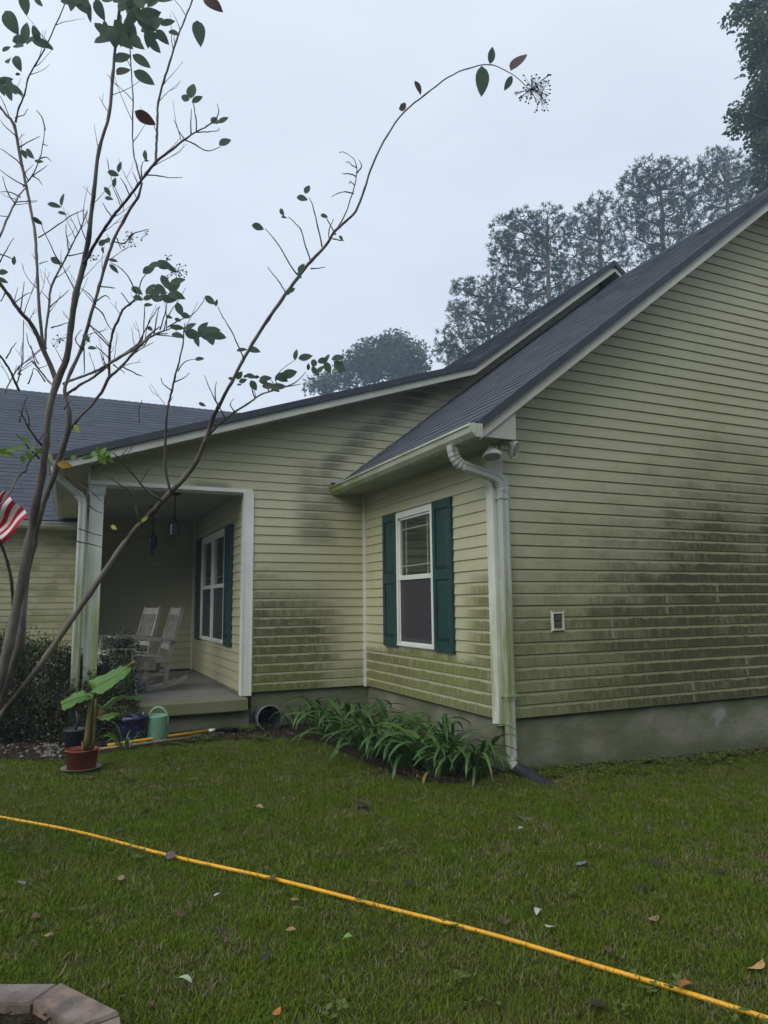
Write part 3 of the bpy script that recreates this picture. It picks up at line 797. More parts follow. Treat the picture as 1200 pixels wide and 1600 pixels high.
def shutter(xw, y0, y1, z0, z1_):
    m = MB(); x0, x1 = xw-.038, xw-.012; s = .055; zm = z0 + (z1_-z0)*.5
    m.box(x0, x1, y0, y0+s, z0, z1_).box(x0, x1, y1-s, y1, z0, z1_)
    for a, b in ((z0, z0+.10), (zm-.045, zm+.055), (z1_-.085, z1_)): m.box(x0, x1, y0+s, y1-s, a, b)
    sh = part(m, 'shutter', M_shut)
    for a, b in ((z0+.10, zm-.045), (zm+.055, z1_-.085)):
        p = MB(); ya, yb = y0+s, y1-s; xi = x0+.016; xo = x0+.004; q = .03
        p.add([(xi, ya, a), (xi, yb, a), (xi, yb, b), (xi, ya, b), (xo, ya+q, a+q), (xo, yb-q, a+q), (xo, yb-q, b-q), (xo, ya+q, b-q), (x1, ya, a), (x1, yb, a), (x1, yb, b), (x1, ya, b)],
              [(0,1,5,4),(1,2,6,5),(2,3,7,6),(3,0,4,7),(4,5,6,7),(8,11,10,9),(0,8,9,1),(1,9,10,2),(2,10,11,3),(3,11,8,0)])
        o = part(p, 'panel', M_shut); rep(o, sh)
    for zz in (z0+.05, zm, z1_-.05):
        for yy in (y0+.03, y1-.03):
            pass
    return sh
shutter(0.0, .675, 1.038, .487, 1.925); shutter(0.0, 1.872, 2.215, .487, 1.925)
shutter(XP, 3.335, 3.728, .460, 1.905); shutter(XP, 5.372, 5.79, .455, 1.910)

# --- weather-proof outlet
ob = part(MB().box(.540, .548, -.030, -.002, .700, .856).box(.650, .658, -.030, -.002, .700, .856).box(.548, .650, -.030, -.002, .700, .712).box(.548, .650, -.030, -.002, .842, .856)
          .box(.530, .540, -.020, -.002, .690, .866).box(.658, .668, -.020, -.002, .690, .866), 'outlet', M_trim)
M_grey = plain('grey_plastic', (.10, .105, .10), (.06, .065, .06), 30, .35, .5)
o = part(MB().box(.548, .650, -.010, -.004, .712, .842), 'back_plate', M_grey); rep(o, ob)
o = part(MB().box(.565, .630, -.022, -.010, .735, .775).box(.565, .630, -.022, -.010, .785, .825), 'receptacle', M_grey); rep(o, ob)

# --- floodlight under the corner of the eave
M_lampw = plain('white_lamp_plastic', (.80, .80, .76), (.7, .7, .66), 9, .4, .4)
M_lens = plain('lamp_lens', (.22, .24, .22), (.30, .32, .30), 30, .2, .6)
fl_ = part(MB().lathe([(.0, 2.2495), (.055, 2.2495), (.055, 2.232), (.0, 2.230)], 20, (-.02, -.20, 0)), 'floodlight', M_lampw)
def lamp_head(c, d, r):
    d = Vector(d).normalized(); q = d.to_track_quat('Z', 'Y').to_matrix()
    pr = [(0, -.10), (.022, -.10), (.03, -.075), (.05, -.045), (r, -.012), (r+.003, .0), (r, .012), (r-.008, .013), (r-.010, .004)]
    o = part(MB().lathe(pr, 22, c, True, q), 'lamp_head', M_lampw); rep(o, fl_)
    l = part(MB().lathe([(r-.006, .006), (r*.6, .012), (.0, .014)], 22, c, True, q), 'lamp_lens', M_lens); rep(l, fl_)
    return o
c1 = on_plane(769, 712, 1, -.20); c2 = on_plane(804, 703, 1, -.20)
lamp_head(c1, (-.10, -.25, -1), .074); lamp_head(c2, (.55, -.75, -.35), .074)
o = part(MB().tube([(-.02, -.2, 2.235), c1+Vector((.02, .02, .10))], .011, 8).tube([(-.02, -.2, 2.235), c2-Vector((.55, -.75, -.35)).normalized()*.09], .011, 8), 'knuckle', M_lampw); rep(o, fl_)
m = MB(); kc = on_plane(786, 697, 1, -.225); m.bar(kc+Vector((-.035, 0, 0)), kc+Vector((.035, 0, 0)), .05, .055, (.3, 0, 1))
o = part(m, 'motion_sensor', plain('yellowed_plastic', (.42, .38, .20), (.30, .26, .12), 60, .4, .4)); rep(o, fl_)

# ================================================================== GARDEN
def leafy(name, c1, c2, rough=.5, trans=.25, vein=False, tip=None, spec=.4, scale=8):
    g = NG(name); r = g.rnd()
    c = g.mix(r, c1, c2)
    c = g.mix(g.mul(g.smooth(g.noise(scale, 4, .6), .45, .7), .45), c, tuple(x*.55 for x in c2))
    if tip: c = g.mix(g.mul(g.smooth(g.noise(scale*1.7, 3, .6), .60, .70), .8), c, tip)
    g.fin(c, rough, spec)
    tl = g.n('ShaderNodeBsdfTranslucent'); g.set(tl.inputs['Color'], c)
    mx = g.n('ShaderNodeMixShader'); mx.inputs[0].default_value = trans
    g.t.links.new(g.b.outputs[0], mx.inputs[1]); g.t.links.new(tl.outputs[0], mx.inputs[2]); g.t.links.new(mx.outputs[0], g.out.inputs[0])
    return g.m
def bark_mat():
    g = NG('crape_myrtle_bark')
    c = g.mix(g.smooth(g.noise(5, 4, .6, stretch=(1, 1, .35)), .32, .68), (.050, .044, .040), (.24, .21, .185))
    c = g.mix(g.mul(g.smooth(g.noise(11, 3, .5, stretch=(1, 1, .4)), .58, .7), .6), c, (.16, .19, .12))
    g.bump(g.noise(40, 4, .6, stretch=(1, 1, .25)), .35, .006)
    return g.fin(c, .75, .25)
M_bark = bark_mat()
M_twig = plain('twig_bark', (.055, .045, .042), (.085, .07, .062), 6, .8, .2)
M_tleaf = leafy('tree_leaf', (.095, .150, .110), (.120, .175, .115), .5, .65)
M_tleaf_b = leafy('turning_leaf', (.10, .055, .05), (.075, .07, .06), .6, .35)
M_tleaf_g = leafy('young_bright_leaf', (.10, .22, .03), (.16, .28, .04), .5, .4)
M_tleaf_y = leafy('yellow_leaf', (.55, .50, .06), (.45, .48, .08), .5, .4)
M_tleaf_o = leafy('orange_leaf', (.50, .27, .04), (.45, .25, .04), .5, .3)

def leaf_mesh(name, L, W, curl, fold, mat, n=6, droop=0.0, wav=0.0):
    m = MB(); vs = []
    for i in range(n+1):
        t = i/n; w_ = W*.5*max(0., math.sin(math.pi*min(1, t**.85)))**.8 if 0 < t < 1 else 0.0004
        x = L*t; z = -curl*L*t*t
        off = wav*W*math.sin(t*9)
        vs += [(x, -w_, z+fold*w_+off), (x, 0, z), (x, w_, z+fold*w_-off)]
    fs = []
    for i in range(n):
        a = i*3; fs += [(a, a+1, a+4, a+3), (a+1, a+2, a+5, a+4)]
    m.add(vs, fs, True); return m.mesh(name, mat, recalc=False)
LV = {}
def leafset(key, mat):
    if key not in LV: LV[key] = [leaf_mesh('leaf', 1.0, w_, c, f, mat) for w_, c, f in ((.50, .12, .25), (.56, .25, .15), (.44, .05, .4), (.52, -.15, .3), (.60, .35, .2))]
    return LV[key]

# ---- the bare, many-stemmed crape myrtle at the left
tb = at(-92, 1362, 3.45); tb.z = gz(tb.x, tb.y)
tree = empty('crape_myrtle_tree', tb, 'nearly bare many-stemmed tree with smooth brown bark and one long branch arching over the roof', 'tree')
def tpart(mb, name, mat):
    o = _ob(mb, name, mat, None, recalc=False); o.parent = tree; o.location = -tb; return o
def poly3(pl, d0, d1):
    n = len(pl); out = []
    for i, p in enumerate(pl):
        d = d0 + (d1-d0)*i/(n-1) if len(p) < 4 else p[3]
        out.append((at(p[0], p[1], d), p[2]*.5*d/FPX*(.52 if p[2] > 15 else .58 if p[2] > 6 else .75)))
    return out
def smoothpath(pr, sub=4, jit=.0):
    """catmull-rom through (point, radius)"""
    P = [p for p, _ in pr]; Q = [q for _, q in pr]; out = []; rs = []
    for i in range(len(P)-1):
        p0 = P[max(0, i-1)]; p1 = P[i]; p2 = P[i+1]; p3 = P[min(len(P)-1, i+2)]
        for s_ in range(sub):
            t = s_/sub
            v = .5*((2*p1) + (p2-p0)*t + (2*p0-5*p1+4*p2-p3)*t*t + (3*p1-p0-3*p2+p3)*t**3)
            if jit: v = v + Vector((R.uniform(-1, 1), R.uniform(-1, 1), R.uniform(-1, 1)))*jit
            out.append(v); rs.append((Q[i]*(1-t)+Q[i+1]*t)*(1+R.uniform(-.07, .09)+(.14 if s_ == 0 and jit else 0)))
    out.append(P[-1]); rs.append(Q[-1]); return out, rs
BR = {
 'trunk': [
  ([(-85,1345,46),(-45,1200,34),(-8,1090,30),(15,1000,28),(30,930,26),(45,850,24),(56,790,22),(66,742,19),(72,695,18),(76,645,18),(89,596,21),(104,561,17),(111,510,15),(119,459,15),(131,412,14),(139,367,12),(144,320,10),(147,300,10),(155,234,9),(171,177,8),(176,120,8),(181,63,7),(189,0,6),(203,-90,5)], 3.4, 3.0),
  ([(-75,1345,40),(-30,1180,30),(12,1060,27),(32,1000,24),(38,912,22),(52,850,19),(60,813,17),(73,773,16),(84,745,16),(97,703,16),(107,670,13),(108,645,11),(101,611,9),(111,580,9),(127,545,9),(138,507,8),(147,475,8),(155,447,8),(166,409,8),(177,377,7),(196,339,6),(209,318,5),(216,308,5),(222,285,4)], 3.5, 3.2)],
 'arching_branch': [
  ([(-80,1290,30),(-45,1180,22),(0,1120,19),(40,1070,18),(75,1022,18),(100,985,18),(140,928,17),(185,862,16),(215,824,15),(240,798,15),(263,773,15),(287,748,14),(307,720,13),(320,690,12),(333,653,11),(341,636,10),(362,597,9),(379,564,9),(395,536,9),(419,499,9),(441,467,9),(465,434,8),(486,408,8),(512,380,7),(521,364,7),(540,346,5),(556,330,5),(569,296,4.5),(583,256,4),(605,211,3.6),(632,175,3.2),(664,148,3),(700,121,2.6),(731,107,2.4),(763,101,2.2),(790,110,2),(817,130,1.6),(839,157,1.2)], 3.5, 2.9)],
 'branch': [
  ([(89,596,16),(66,542,12),(50,508,11),(32,488,10),(14,462,9),(0,443,9),(-30,410,8)], 3.25, 3.0),
  ([(68,545,9),(62,491,8),(59,440,7.5),(57,400,7.5),(55,367,7),(47,320,7),(41,291,7),(32,247,6),(22,196,6),(10,180,5),(0,168,5),(-20,145,4)], 3.25, 3.35),
  ([(24,192,4),(30,168,3.4),(38,148,3.2),(44,123,3),(56,100,3),(70,76,2.5),(92,28,2.2),(108,-10,2)], 3.3, 3.2),
  ([(131,412,9),(142,392,8),(152,375,8),(165,355,8),(178,336,7.5),(192,320,7),(203,306,7),(216,288,7),(228,272,7),(244,253,7),(269,233,5),(288,218,4),(307,206,3),(322,198,2.4),(333,192,2)], 3.1, 2.8),
  ([(244,253,5.5),(244,235,5),(245,215,4.8),(246,185,4.6),(247,160,4.4),(256,127,4.2),(266,95,4),(276,62,3.6),(288,32,3.2),(300,2,3),(318,-50,2.5)], 2.98, 3.1),
  ([(219,279,4),(214,260,3.4),(209,240,3),(207,200,2.8),(208,158,2.6),(206,120,2.4),(204,90,2.4),(203,51,2.2),(200,15,2)], 3.0, 3.1),
  ([(108,673,8),(118,660,7.5),(130,646,7),(142,634,6.5),(152,622,6),(160,611,6),(170,591,6),(190,573,5.5),(206,554,5),(220,540,4.5),(234,523,4),(250,510,2)], 3.4, 3.3),
  ([(171,590,5.5),(171,560,5),(172,542,5),(177,516,5),(185,500,5),(192,484,4.6),(203,475,4.4),(215,464,3.6)], 3.38, 3.1),
  ([(99,600,7),(112,594,6.5),(127,589,6.5),(150,580,6.5),(168,570,6.5),(188,558,6),(206,548,5),(224,535,4.4),(241,523,3.8),(256,517,3),(270,512,2)], 3.35, 3.1),
  ([(104,616,8),(116,608,7.5),(127,600,7),(142,592,6.5),(160,578,6),(177,564,5),(196,552,4.6),(215,538,4),(230,530,3.6),(246,522,3),(262,521,2)], 3.38, 3.2),
  ([(71,545,5),(71,523,4.6),(75,491,4.6),(77,470,4.4),(79,453,4.4),(86,435,4),(95,418,3.6),(103,403,3.4),(111,386,3),(120,368,2.6),(128,352,2.3),(136,330,2)], 3.3, 3.45),
  ([(267,769,6.5),(263,755,6),(259,737,6),(258,720,5.6),(258,700,5.4),(259,677,5),(260,655,5),(263,633,4.6),(268,612,4.4),(273,590,4),(278,572,3.6),(285,542,3),(287,520,2.4),(289,505,2)], 3.32, 3.0),
  ([(252,783,5),(245,777,4.6),(230,767,4.4),(218,753,4),(207,740,3.8),(196,728,3.2),(187,717,2.6),(176,707,2)], 3.34, 3.1),
  ([(219,815,4.6),(214,800,4.2),(210,780,4),(204,770,3.6),(197,762,3.4),(187,757,3),(176,748,2.6),(164,744,2)], 3.36, 3.2),
  ([(318,692,5),(330,676,4.6),(348,658,4.6),(366,644,4.4),(387,631,4),(398,623,3.6),(408,616,3.4),(424,611,3.2),(439,607,3),(450,603,2.6),(462,597,2.2),(470,590,1.8),(478,581,1.5)], 3.28, 3.4),
  ([(22,965,9),(20,932,9),(17,905,8.5),(12,880,8),(5,858,7.5),(-4,836,7)], 3.4, 3.2),
  ([(40,735,5),(46,720,5),(60,706,5),(66,700,5)], 3.2, 3.3),
  ([(40,735,5),(28,745,4.5),(15,770,4),(0,790,4)], 3.2, 3.0),
  ([(72,702,5),(60,690,4.6),(50,676,4.2),(42,664,4),(36,650,3),(28,640,2)], 3.3, 3.1),
  ([(62,716,4),(50,706,3.4),(42,696,3),(36,688,2.6),(24,678,2)], 3.3, 3.1),
  ([(42,291,2.6),(30,305,3.2),(22,320,3.6),(10,345,4),(0,369,4.4),(-16,398,5)], 3.3, 3.0),
  ([(86,604,4),(76,596,3.6),(62,578,3.2),(56,570,3),(52,556,2.4),(48,540,2)], 3.3, 3.5),
  ([(30,610,5),(24,598,4.6),(18,584,4.2),(10,570,4),(0,556,4),(-20,534,4)], 3.2, 3.0),
  ([(26,600,3),(30,588,2.6),(32,578,2.4),(36,562,2),(36,540,2),(37,500,1.6)], 3.25, 3.4),
  ([(8,612,3),(16,596,2.6),(24,582,2.2),(30,572,2),(46,562,1.8),(64,546,1.6)], 3.2, 3.4),
 ],
}
twig_seeds = []
for nm, lst in BR.items():
    for pl, d0, d1 in lst:
        pts, rs = smoothpath(poly3(pl, d0, d1), 4, .0012)
        tpart(MB().tube(pts, rs, 10 if nm != 'branch' else 7), nm, M_bark)
        twig_seeds.append((nm, pts, rs))
def seg2(pl, d, wpx): return [(at(x, y, d), w_*.5*d/FPX) for (x, y), w_ in zip(pl, wpx)]
tw = MB()
TW = [ # explicit fine twigs: points, depth
 [(464,429),(448,405),(430,375),(414,357)], [(486,409),(478,385),(470,360),(458,345),(450,339)], [(503,386),(497,355),(491,332),(488,318),(482,308)],
 [(524,360),(538,338),(551,301),(556,280),(557,260),(552,247),(538,238),(530,238)], [(515,376),(514,360),(521,342)], [(524,366),(512,344),(508,336)],
 [(486,420),(498,419),(509,417)], [(520,373),(532,376),(538,376)],
 [(381,560),(372,540),(360,515),(348,495),(340,478)], [(446,457),(438,443),(428,430),(418,417)], [(341,634),(334,622),(325,600),(319,586)], [(341,634),(336,620),(336,608),(338,596)],
 [(556,276),(548,272),(538,272),(534,271)], [(557,262),(550,258),(544,253),(540,254)], [(553,302),(540,300),(528,302),(518,308)], [(554,290),(548,284),(545,287)], [(557,270),(563,264),(565,258),(561,250)],
 [(439,607),(430,592),(440,578),(462,562)], [(424,611),(428,600),(420,590)], [(398,623),(394,608),(392,600)], [(366,644),(360,632),(366,622)], [(352,655),(345,640),(340,628)], [(420,611),(416,595)], [(448,604),(458,602),(470,600)],
 [(288,218),(280,206),(271,187)], [(307,206),(306,185),(302,163),(300,160)], [(299,210),(298,190),(299,170)], [(288,218),(305,226),(325,236),(345,229)], [(307,206),(325,206),(341,204),(342,200)], [(322,198),(336,187),(342,175),(339,162)],
 [(228,273),(250,275),(270,278),(285,277)], [(216,289),(212,278),(207,268)], [(222,277),(220,262),(225,252)], [(203,306),(196,290),(188,278)], [(190,325),(182,305),(176,292)], [(176,340),(168,330),(160,317)],
 [(70,203),(66,185),(57,172)], [(22,196),(14,182),(8,165),(0,150)], [(24,184),(36,180),(44,170)], [(28,215),(10,200),(0,187)], [(32,229),(48,220),(62,213)], [(36,260),(20,245),(0,232)], [(41,291),(20,280),(0,265)], [(32,308),(15,300),(0,300)], [(24,318),(12,302),(4,275)],
 [(24,316),(45,314),(58,314)], [(36,292),(50,275),(62,248),(67,225),(70,200)], [(50,275),(62,268),(74,258)], [(62,248),(72,245),(80,252)], [(50,275),(60,280),(66,289)], [(66,225),(75,228)], [(44,282),(40,270),(52,258)],
 [(139,385),(125,352),(120,330)], [(95,418),(85,395),(68,360),(64,345)], [(60,372),(90,352),(115,335),(133,328)], [(108,395),(104,370),(103,350)], [(103,400),(130,395),(136,392)], [(62,412),(75,408)], [(78,480),(95,465),(108,453)], [(78,470),(65,455)], [(119,459),(105,430),(98,416)],
 [(155,447),(178,450),(179,450)], [(150,470),(165,462),(172,468)], [(147,478),(160,490),(170,510),(177,517)], [(138,507),(155,520),(168,535),(172,540)], [(150,475),(140,460),(130,452)], [(127,545),(118,530),(128,515)], [(131,540),(132,570),(131,585)], [(80,512),(95,508),(110,503)],
 [(234,523),(226,540),(214,540)], [(241,523),(244,500),(250,478)], [(250,515),(258,490),(262,470)], [(262,512),(280,500),(300,492),(318,470),(318,465)], [(206,548),(222,530),(226,490),(226,475)], [(215,540),(232,505),(248,480)], [(256,517),(262,495),(275,475),(290,450)], [(244,523),(262,525),(280,527)],
 [(190,573),(215,585),(223,588)], [(177,570),(195,583)], [(206,556),(220,545),(240,535)], [(168,575),(160,560),(156,550)], [(171,560),(155,545),(150,540)], [(172,542),(150,520),(142,508)],
 [(215,468),(205,440),(190,420),(172,410)], [(203,475),(192,460),(188,458)], [(217,464),(220,440),(232,425),(244,415)], [(177,377),(195,380),(206,366),(226,360),(232,358)], [(182,372),(190,390)], [(206,366),(200,380)],
 [(269,611),(255,600),(252,590)], [(273,597),(288,590),(296,583)], [(278,580),(290,565),(312,560)], [(263,633),(270,620)], [(218,757),(225,745),(235,730)], [(187,717),(200,700)],
 [(30,660),(35,640),(36,628)], [(46,672),(44,650),(38,630),(44,620)], [(100,640),(112,625)], [(60,690),(70,676)],
 [(60,568),(52,552),(44,535),(42,520)], [(62,578),(50,565),(35,575)], [(30,572),(30,590)], [(10,560),(18,545),(26,535)], [(44,600),(50,585),(52,575)], [(70,596),(60,580),(52,575)],
 [(218,660),(217,640),(222,625)], [(0,410),(10,390),(22,372)], [(0,397),(14,402),(20,405)], [(8,458),(2,470),(0,470)], [(32,488),(34,470),(38,440)], [(20,475),(40,460),(50,458)],
 [(103,745),(125,758),(145,770),(158,783)], [(140,790),(150,798),(160,802)], [(122,826),(140,832),(162,838)], [(120,846),(140,850),(160,856)],
]
for i, pl in enumerate(TW):
    d = 3.15 + .25*math.sin(i*2.1); n = len(pl); w0 = 2.3
    P_ = [(at(x, y, d + .02*math.sin(j*3+i)), (w0*(1-.6*j/max(1, n-1)))*.5*d/FPX) for j, (x, y) in enumerate(pl)]
    pts, rs = smoothpath(P_, 3, .0015); tw.tube(pts, rs, 4, cap=False)
# side twigs sprouting along the stems
for nm, pts, rs in twig_seeds:
    L_ = len(pts)
    for i in range(4, L_-2):
        x = pts[i]
        if rs[i] > .017: continue
        v = x - CP; dpt = v.dot(FW); px = 600 + FPX*v.dot(RT)/dpt; py = 800 - FPX*v.dot(UP)/dpt
        if px > 300 or py > 600: pr_ = .015
        else: pr_ = .17
        if R.random() > pr_: continue
        t = (pts[i+1]-pts[i-1]).normalized(); side = R.choice((-1, 1))
        d = (t*.7 + (RT*side*R.uniform(.3, 1) + UP*R.uniform(-.1, .7) + FW*R.uniform(-.6, .6))).normalized()
        ln = R.uniform(.05, .20); q = [x]; 
        for s_ in range(4):
            d = (d + Vector((R.uniform(-1, 1), R.uniform(-1, 1), R.uniform(-.6, 1)))*.18).normalized(); q.append(q[-1] + d*ln/4)
        tw.tube(q, [.0022, .0018, .0014, .0011, .0008], 4, cap=False)
        if R.random() < .5:
            d2 = (d + RT*R.uniform(-1, 1)).normalized(); tw.tube([q[2], q[2]+d2*ln*.25, q[2]+(d2+UP*.4).normalized()*ln*.45], [.0013, .001, .0007], 4, cap=False)
o = tpart(tw, 'twigs', M_twig); o['kind'] = 'stuff'

def put_leaf(px, py, d, Lpx, ang, key='g', mats={'g': M_tleaf, 'b': M_tleaf_b, 'y': M_tleaf_y, 'o': M_tleaf_o, 'n': M_tleaf_g}, tilt=None):
    me = R.choice(leafset(key, mats[key])); a = rad(ang)
    X = (RT*math.cos(a) + UP*math.sin(a)); tl = R.uniform(-.45, .45) if tilt is None else tilt
    X = (X + FW*R.uniform(-.35, .35)).normalized()
    Z = (-FW + (RT*R.uniform(-.6, .6) + UP*R.uniform(-.6, .6))*.9).normalized(); Y = Z.cross(X).normalized(); Z = X.cross(Y)
    s_ = Lpx*d/FPX
    m = Matrix((X, Y, Z)).transposed().to_4x4() @ Matrix.Diagonal((s_, s_*R.uniform(.85, 1.15), s_, 1))
    p = at(px, py, d) - X*s_*.5; m.translation = p - tb
    o = bpy.data.objects.new('leaf', me); link(o, tree); o.matrix_local = m
    return o
NLF = 0
LEAVES = [ # x, y, length, angle, kind
 (15,32,36,-65,'g'),(38,5,30,-80,'g'),(58,0,22,-60,'g'),(332,4,36,-30,'b'),
 (40,50,30,80,'g'),(32,62,26,20,'g'),(52,60,34,60,'g'),(66,68,32,-10,'g'),(56,52,26,110,'g'),(30,74,24,-20,'g'),(10,76,18,60,'g'),(75,72,16,-20,'g'),(12,92,22,110,'g'),(26,96,26,-70,'g'),
 (8,126,26,20,'g'),(18,135,34,-60,'g'),(25,140,26,-30,'g'),(2,136,22,-90,'g'),(28,116,9,0,'b'),(14,144,28,-75,'g'),
 (191,88,30,45,'g'),(192,109,28,50,'b'),(221,95,32,-30,'g'),(225,121,36,-28,'g'),(226,184,34,-28,'b'),
 (299,141,26,80,'g'),(289,153,20,150,'g'),(308,155,20,20,'g'),(336,190,22,-50,'g'),(349,189,20,20,'g'),(351,221,22,35,'g'),(227,243,18,-85,'g'),(229,251,8,0,'g'),
 (187,261,18,70,'g'),(177,271,18,-10,'g'),(179,285,16,75,'g'),(168,299,18,-55,'g'),(170,310,14,-10,'g'),(98,312,22,80,'g'),(85,321,22,-10,'g'),(97,333,14,-10,'g'),
 (46,240,24,-50,'g'),(38,241,14,-70,'g'),(61,252,14,0,'g'),(22,407,15,80,'g'),(58,345,18,-35,'b'),(88,408,20,-30,'g'),(4,425,16,0,'g'),(4,438,16,-30,'g'),
 (160,379,16,30,'g'),(168,375,12,60,'g'),(178,420,20,-45,'g'),(177,408,16,-20,'b'),(135,528,18,-50,'g'),(144,543,14,20,'g'),(31,584,9,0,'g'),(160,390,12,-80,'b'),
 (232,421,22,35,'g'),(242,414,26,15,'g'),(256,414,26,-12,'g'),(268,420,18,-30,'g'),
 (213,453,22,-30,'g'),(216,466,18,-20,'g'),(235,452,24,60,'g'),(242,458,26,0,'g'),(250,452,22,-30,'g'),(232,465,20,10,'g'),(246,466,22,-15,'g'),(258,440,26,-60,'g'),(264,446,22,-20,'g'),(278,441,28,8,'g'),(272,448,24,30,'g'),(274,460,28,-8,'g'),(264,467,24,0,'g'),(231,476,14,10,'g'),(254,462,20,40,'g'),
 (280,483,22,-75,'g'),(290,493,16,-10,'g'),(265,495,12,-20,'g'),(278,500,12,-20,'g'),(234,513,10,-30,'g'),
 (277,512,24,0,'g'),(278,524,22,-10,'g'),(298,511,22,20,'g'),(300,522,26,-20,'g'),(308,530,26,-80,'g'),(316,512,24,50,'g'),(326,518,26,15,'g'),(328,530,26,-70,'g'),(340,525,28,-15,'g'),(318,524,22,-50,'g'),(334,515,22,0,'g'),
 (312,561,16,5,'g'),(328,469,20,-40,'g'),(338,473,12,70,'g'),(378,547,18,15,'g'),(396,546,20,-8,'g'),(374,587,16,60,'g'),(362,592,12,-10,'g'),(379,595,14,15,'g'),(374,601,8,0,'g'),(392,588,18,-10,'g'),(396,602,18,-60,'g'),(384,588,9,0,'b'),(401,589,9,0,'b'),
 (414,591,20,20,'g'),(412,597,16,-10,'g'),(420,603,24,0,'g'),(434,603,24,25,'g'),(440,592,22,-20,'g'),(452,584,26,12,'g'),(436,588,18,50,'g'),(446,588,16,0,'g'),(430,607,16,-30,'g'),
 (462,554,18,80,'g'),(477,558,24,8,'g'),(491,566,18,75,'g'),(505,563,20,20,'g'),(511,559,14,60,'g'),(492,580,18,-60,'g'),(500,577,18,50,'g'),(512,574,20,-60,'g'),(528,559,22,15,'g'),(530,572,24,-45,'g'),(532,581,9,0,'g'),(482,573,12,80,'b'),
 (403,354,20,-10,'g'),(440,331,14,-70,'g'),(444,339,10,10,'g'),(480,295,18,70,'g'),(472,309,18,-5,'g'),(506,337,12,-20,'g'),(533,372,10,-50,'g'),(471,420,18,60,'g'),(468,430,12,-60,'g'),(456,453,14,40,'g'),(452,458,10,50,'g'),
 (630,166,16,60,'b'),(627,170,12,150,'b'),(653,137,24,-65,'b'),(768,86,27,80,'g'),(809,94,38,55,'b'),(754,125,42,-85,'g'),(794,130,24,-120,'g'),
 (316,632,14,-25,'g'),
 (120,670,15,-60,'y'),(100,726,22,-10,'o'),(178,824,12,-35,'y'),(226,811,14,35,'y'),
]
for x, y, L_, a, k_ in LEAVES: put_leaf(x, y, 3.0+.25*math.sin(x*.13+y*.07), L_*.98, a, k_)
# thick tuft at the top edge
for i in range(46):
    x = R.gauss(195, 48); y = R.uniform(-45, 66) - abs(x-195)*.12
    if x < 110 and y > 20: continue
    put_leaf(x, y, R.uniform(2.8, 3.2), R.uniform(26, 40), R.uniform(-120, 60), 'g')
for x, y, L_, a in [(213,66,34,-60),(228,38,30,-20),(245,32,28,60),(262,34,24,30),(252,56,30,-50),(272,52,24,-30),(190,60,30,-85),(130,14,34,-50),(118,4,30,-20),(165,42,18,-80),(172,50,18,-20),(240,70,24,-60),(140,20,26,-100),(108,2,26,10)]:
    put_leaf(x, y, 3.0, L_, a, 'g')
for x, y, L_, a in [(148,708,16,10),(156,716,16,-70),(160,705,16,60),(166,712,16,-20),(170,708,14,40),(172,718,15,-60),(140,714,12,10),(152,703,14,100),(162,720,14,-80),(134,716,12,20),(114,714,10,30),
                    (8,706,20,0),(20,702,22,20),(30,700,16,-10),(40,688,16,-60),(50,700,16,60),(46,712,16,-40),(36,718,14,-80),(14,712,16,-10),(60,705,14,-50)]:
    put_leaf(x, y, 2.7, L_, a, 'n')
# berry sprays
M_berry = plain('dark_berry', (.03, .028, .03), (.05, .04, .038), 40, .5, .4)
def berries(cx, cy, sx, sy, n, d):
    m = MB()
    for i in range(n):
        x = cx + R.uniform(-sx, sx); y = cy + R.uniform(-sy, sy); p = at(x, y, d+R.uniform(-.05, .05)); r_ = R.uniform(.0035, .0055)
        v = [(0,0,1),(0,0,-1)] + [(math.cos(a*1.0472), math.sin(a*1.0472), 0.0) for a in range(6)]
        m.add([p+Vector(q)*r_ for q in v], [(0, 2+a, 2+(a+1) % 6) for a in range(6)] + [(1, 2+(a+1) % 6, 2+a) for a in range(6)], True)
        q = at(cx+R.uniform(-3, 3), cy+R.uniform(-3, 3), d); m.tube([p, p.lerp(q, .5)+UP*.004, q], [.0008, .0009, .001], 3, cap=False)
    o = tpart(m, 'seed_cluster', M_berry); o['kind'] = 'stuff'; return o
berries(832,140,28,24,62,2.9); berries(845,152,14,26,16,2.9); berries(203,372,14,14,14,3.1); berries(226,368,8,8,5,3.1); berries(276,424,16,12,20,3.0); berries(262,406,10,8,8,3.0); berries(95,532,12,10,14,3.2); berries(148,404,7,6,8,3.1)

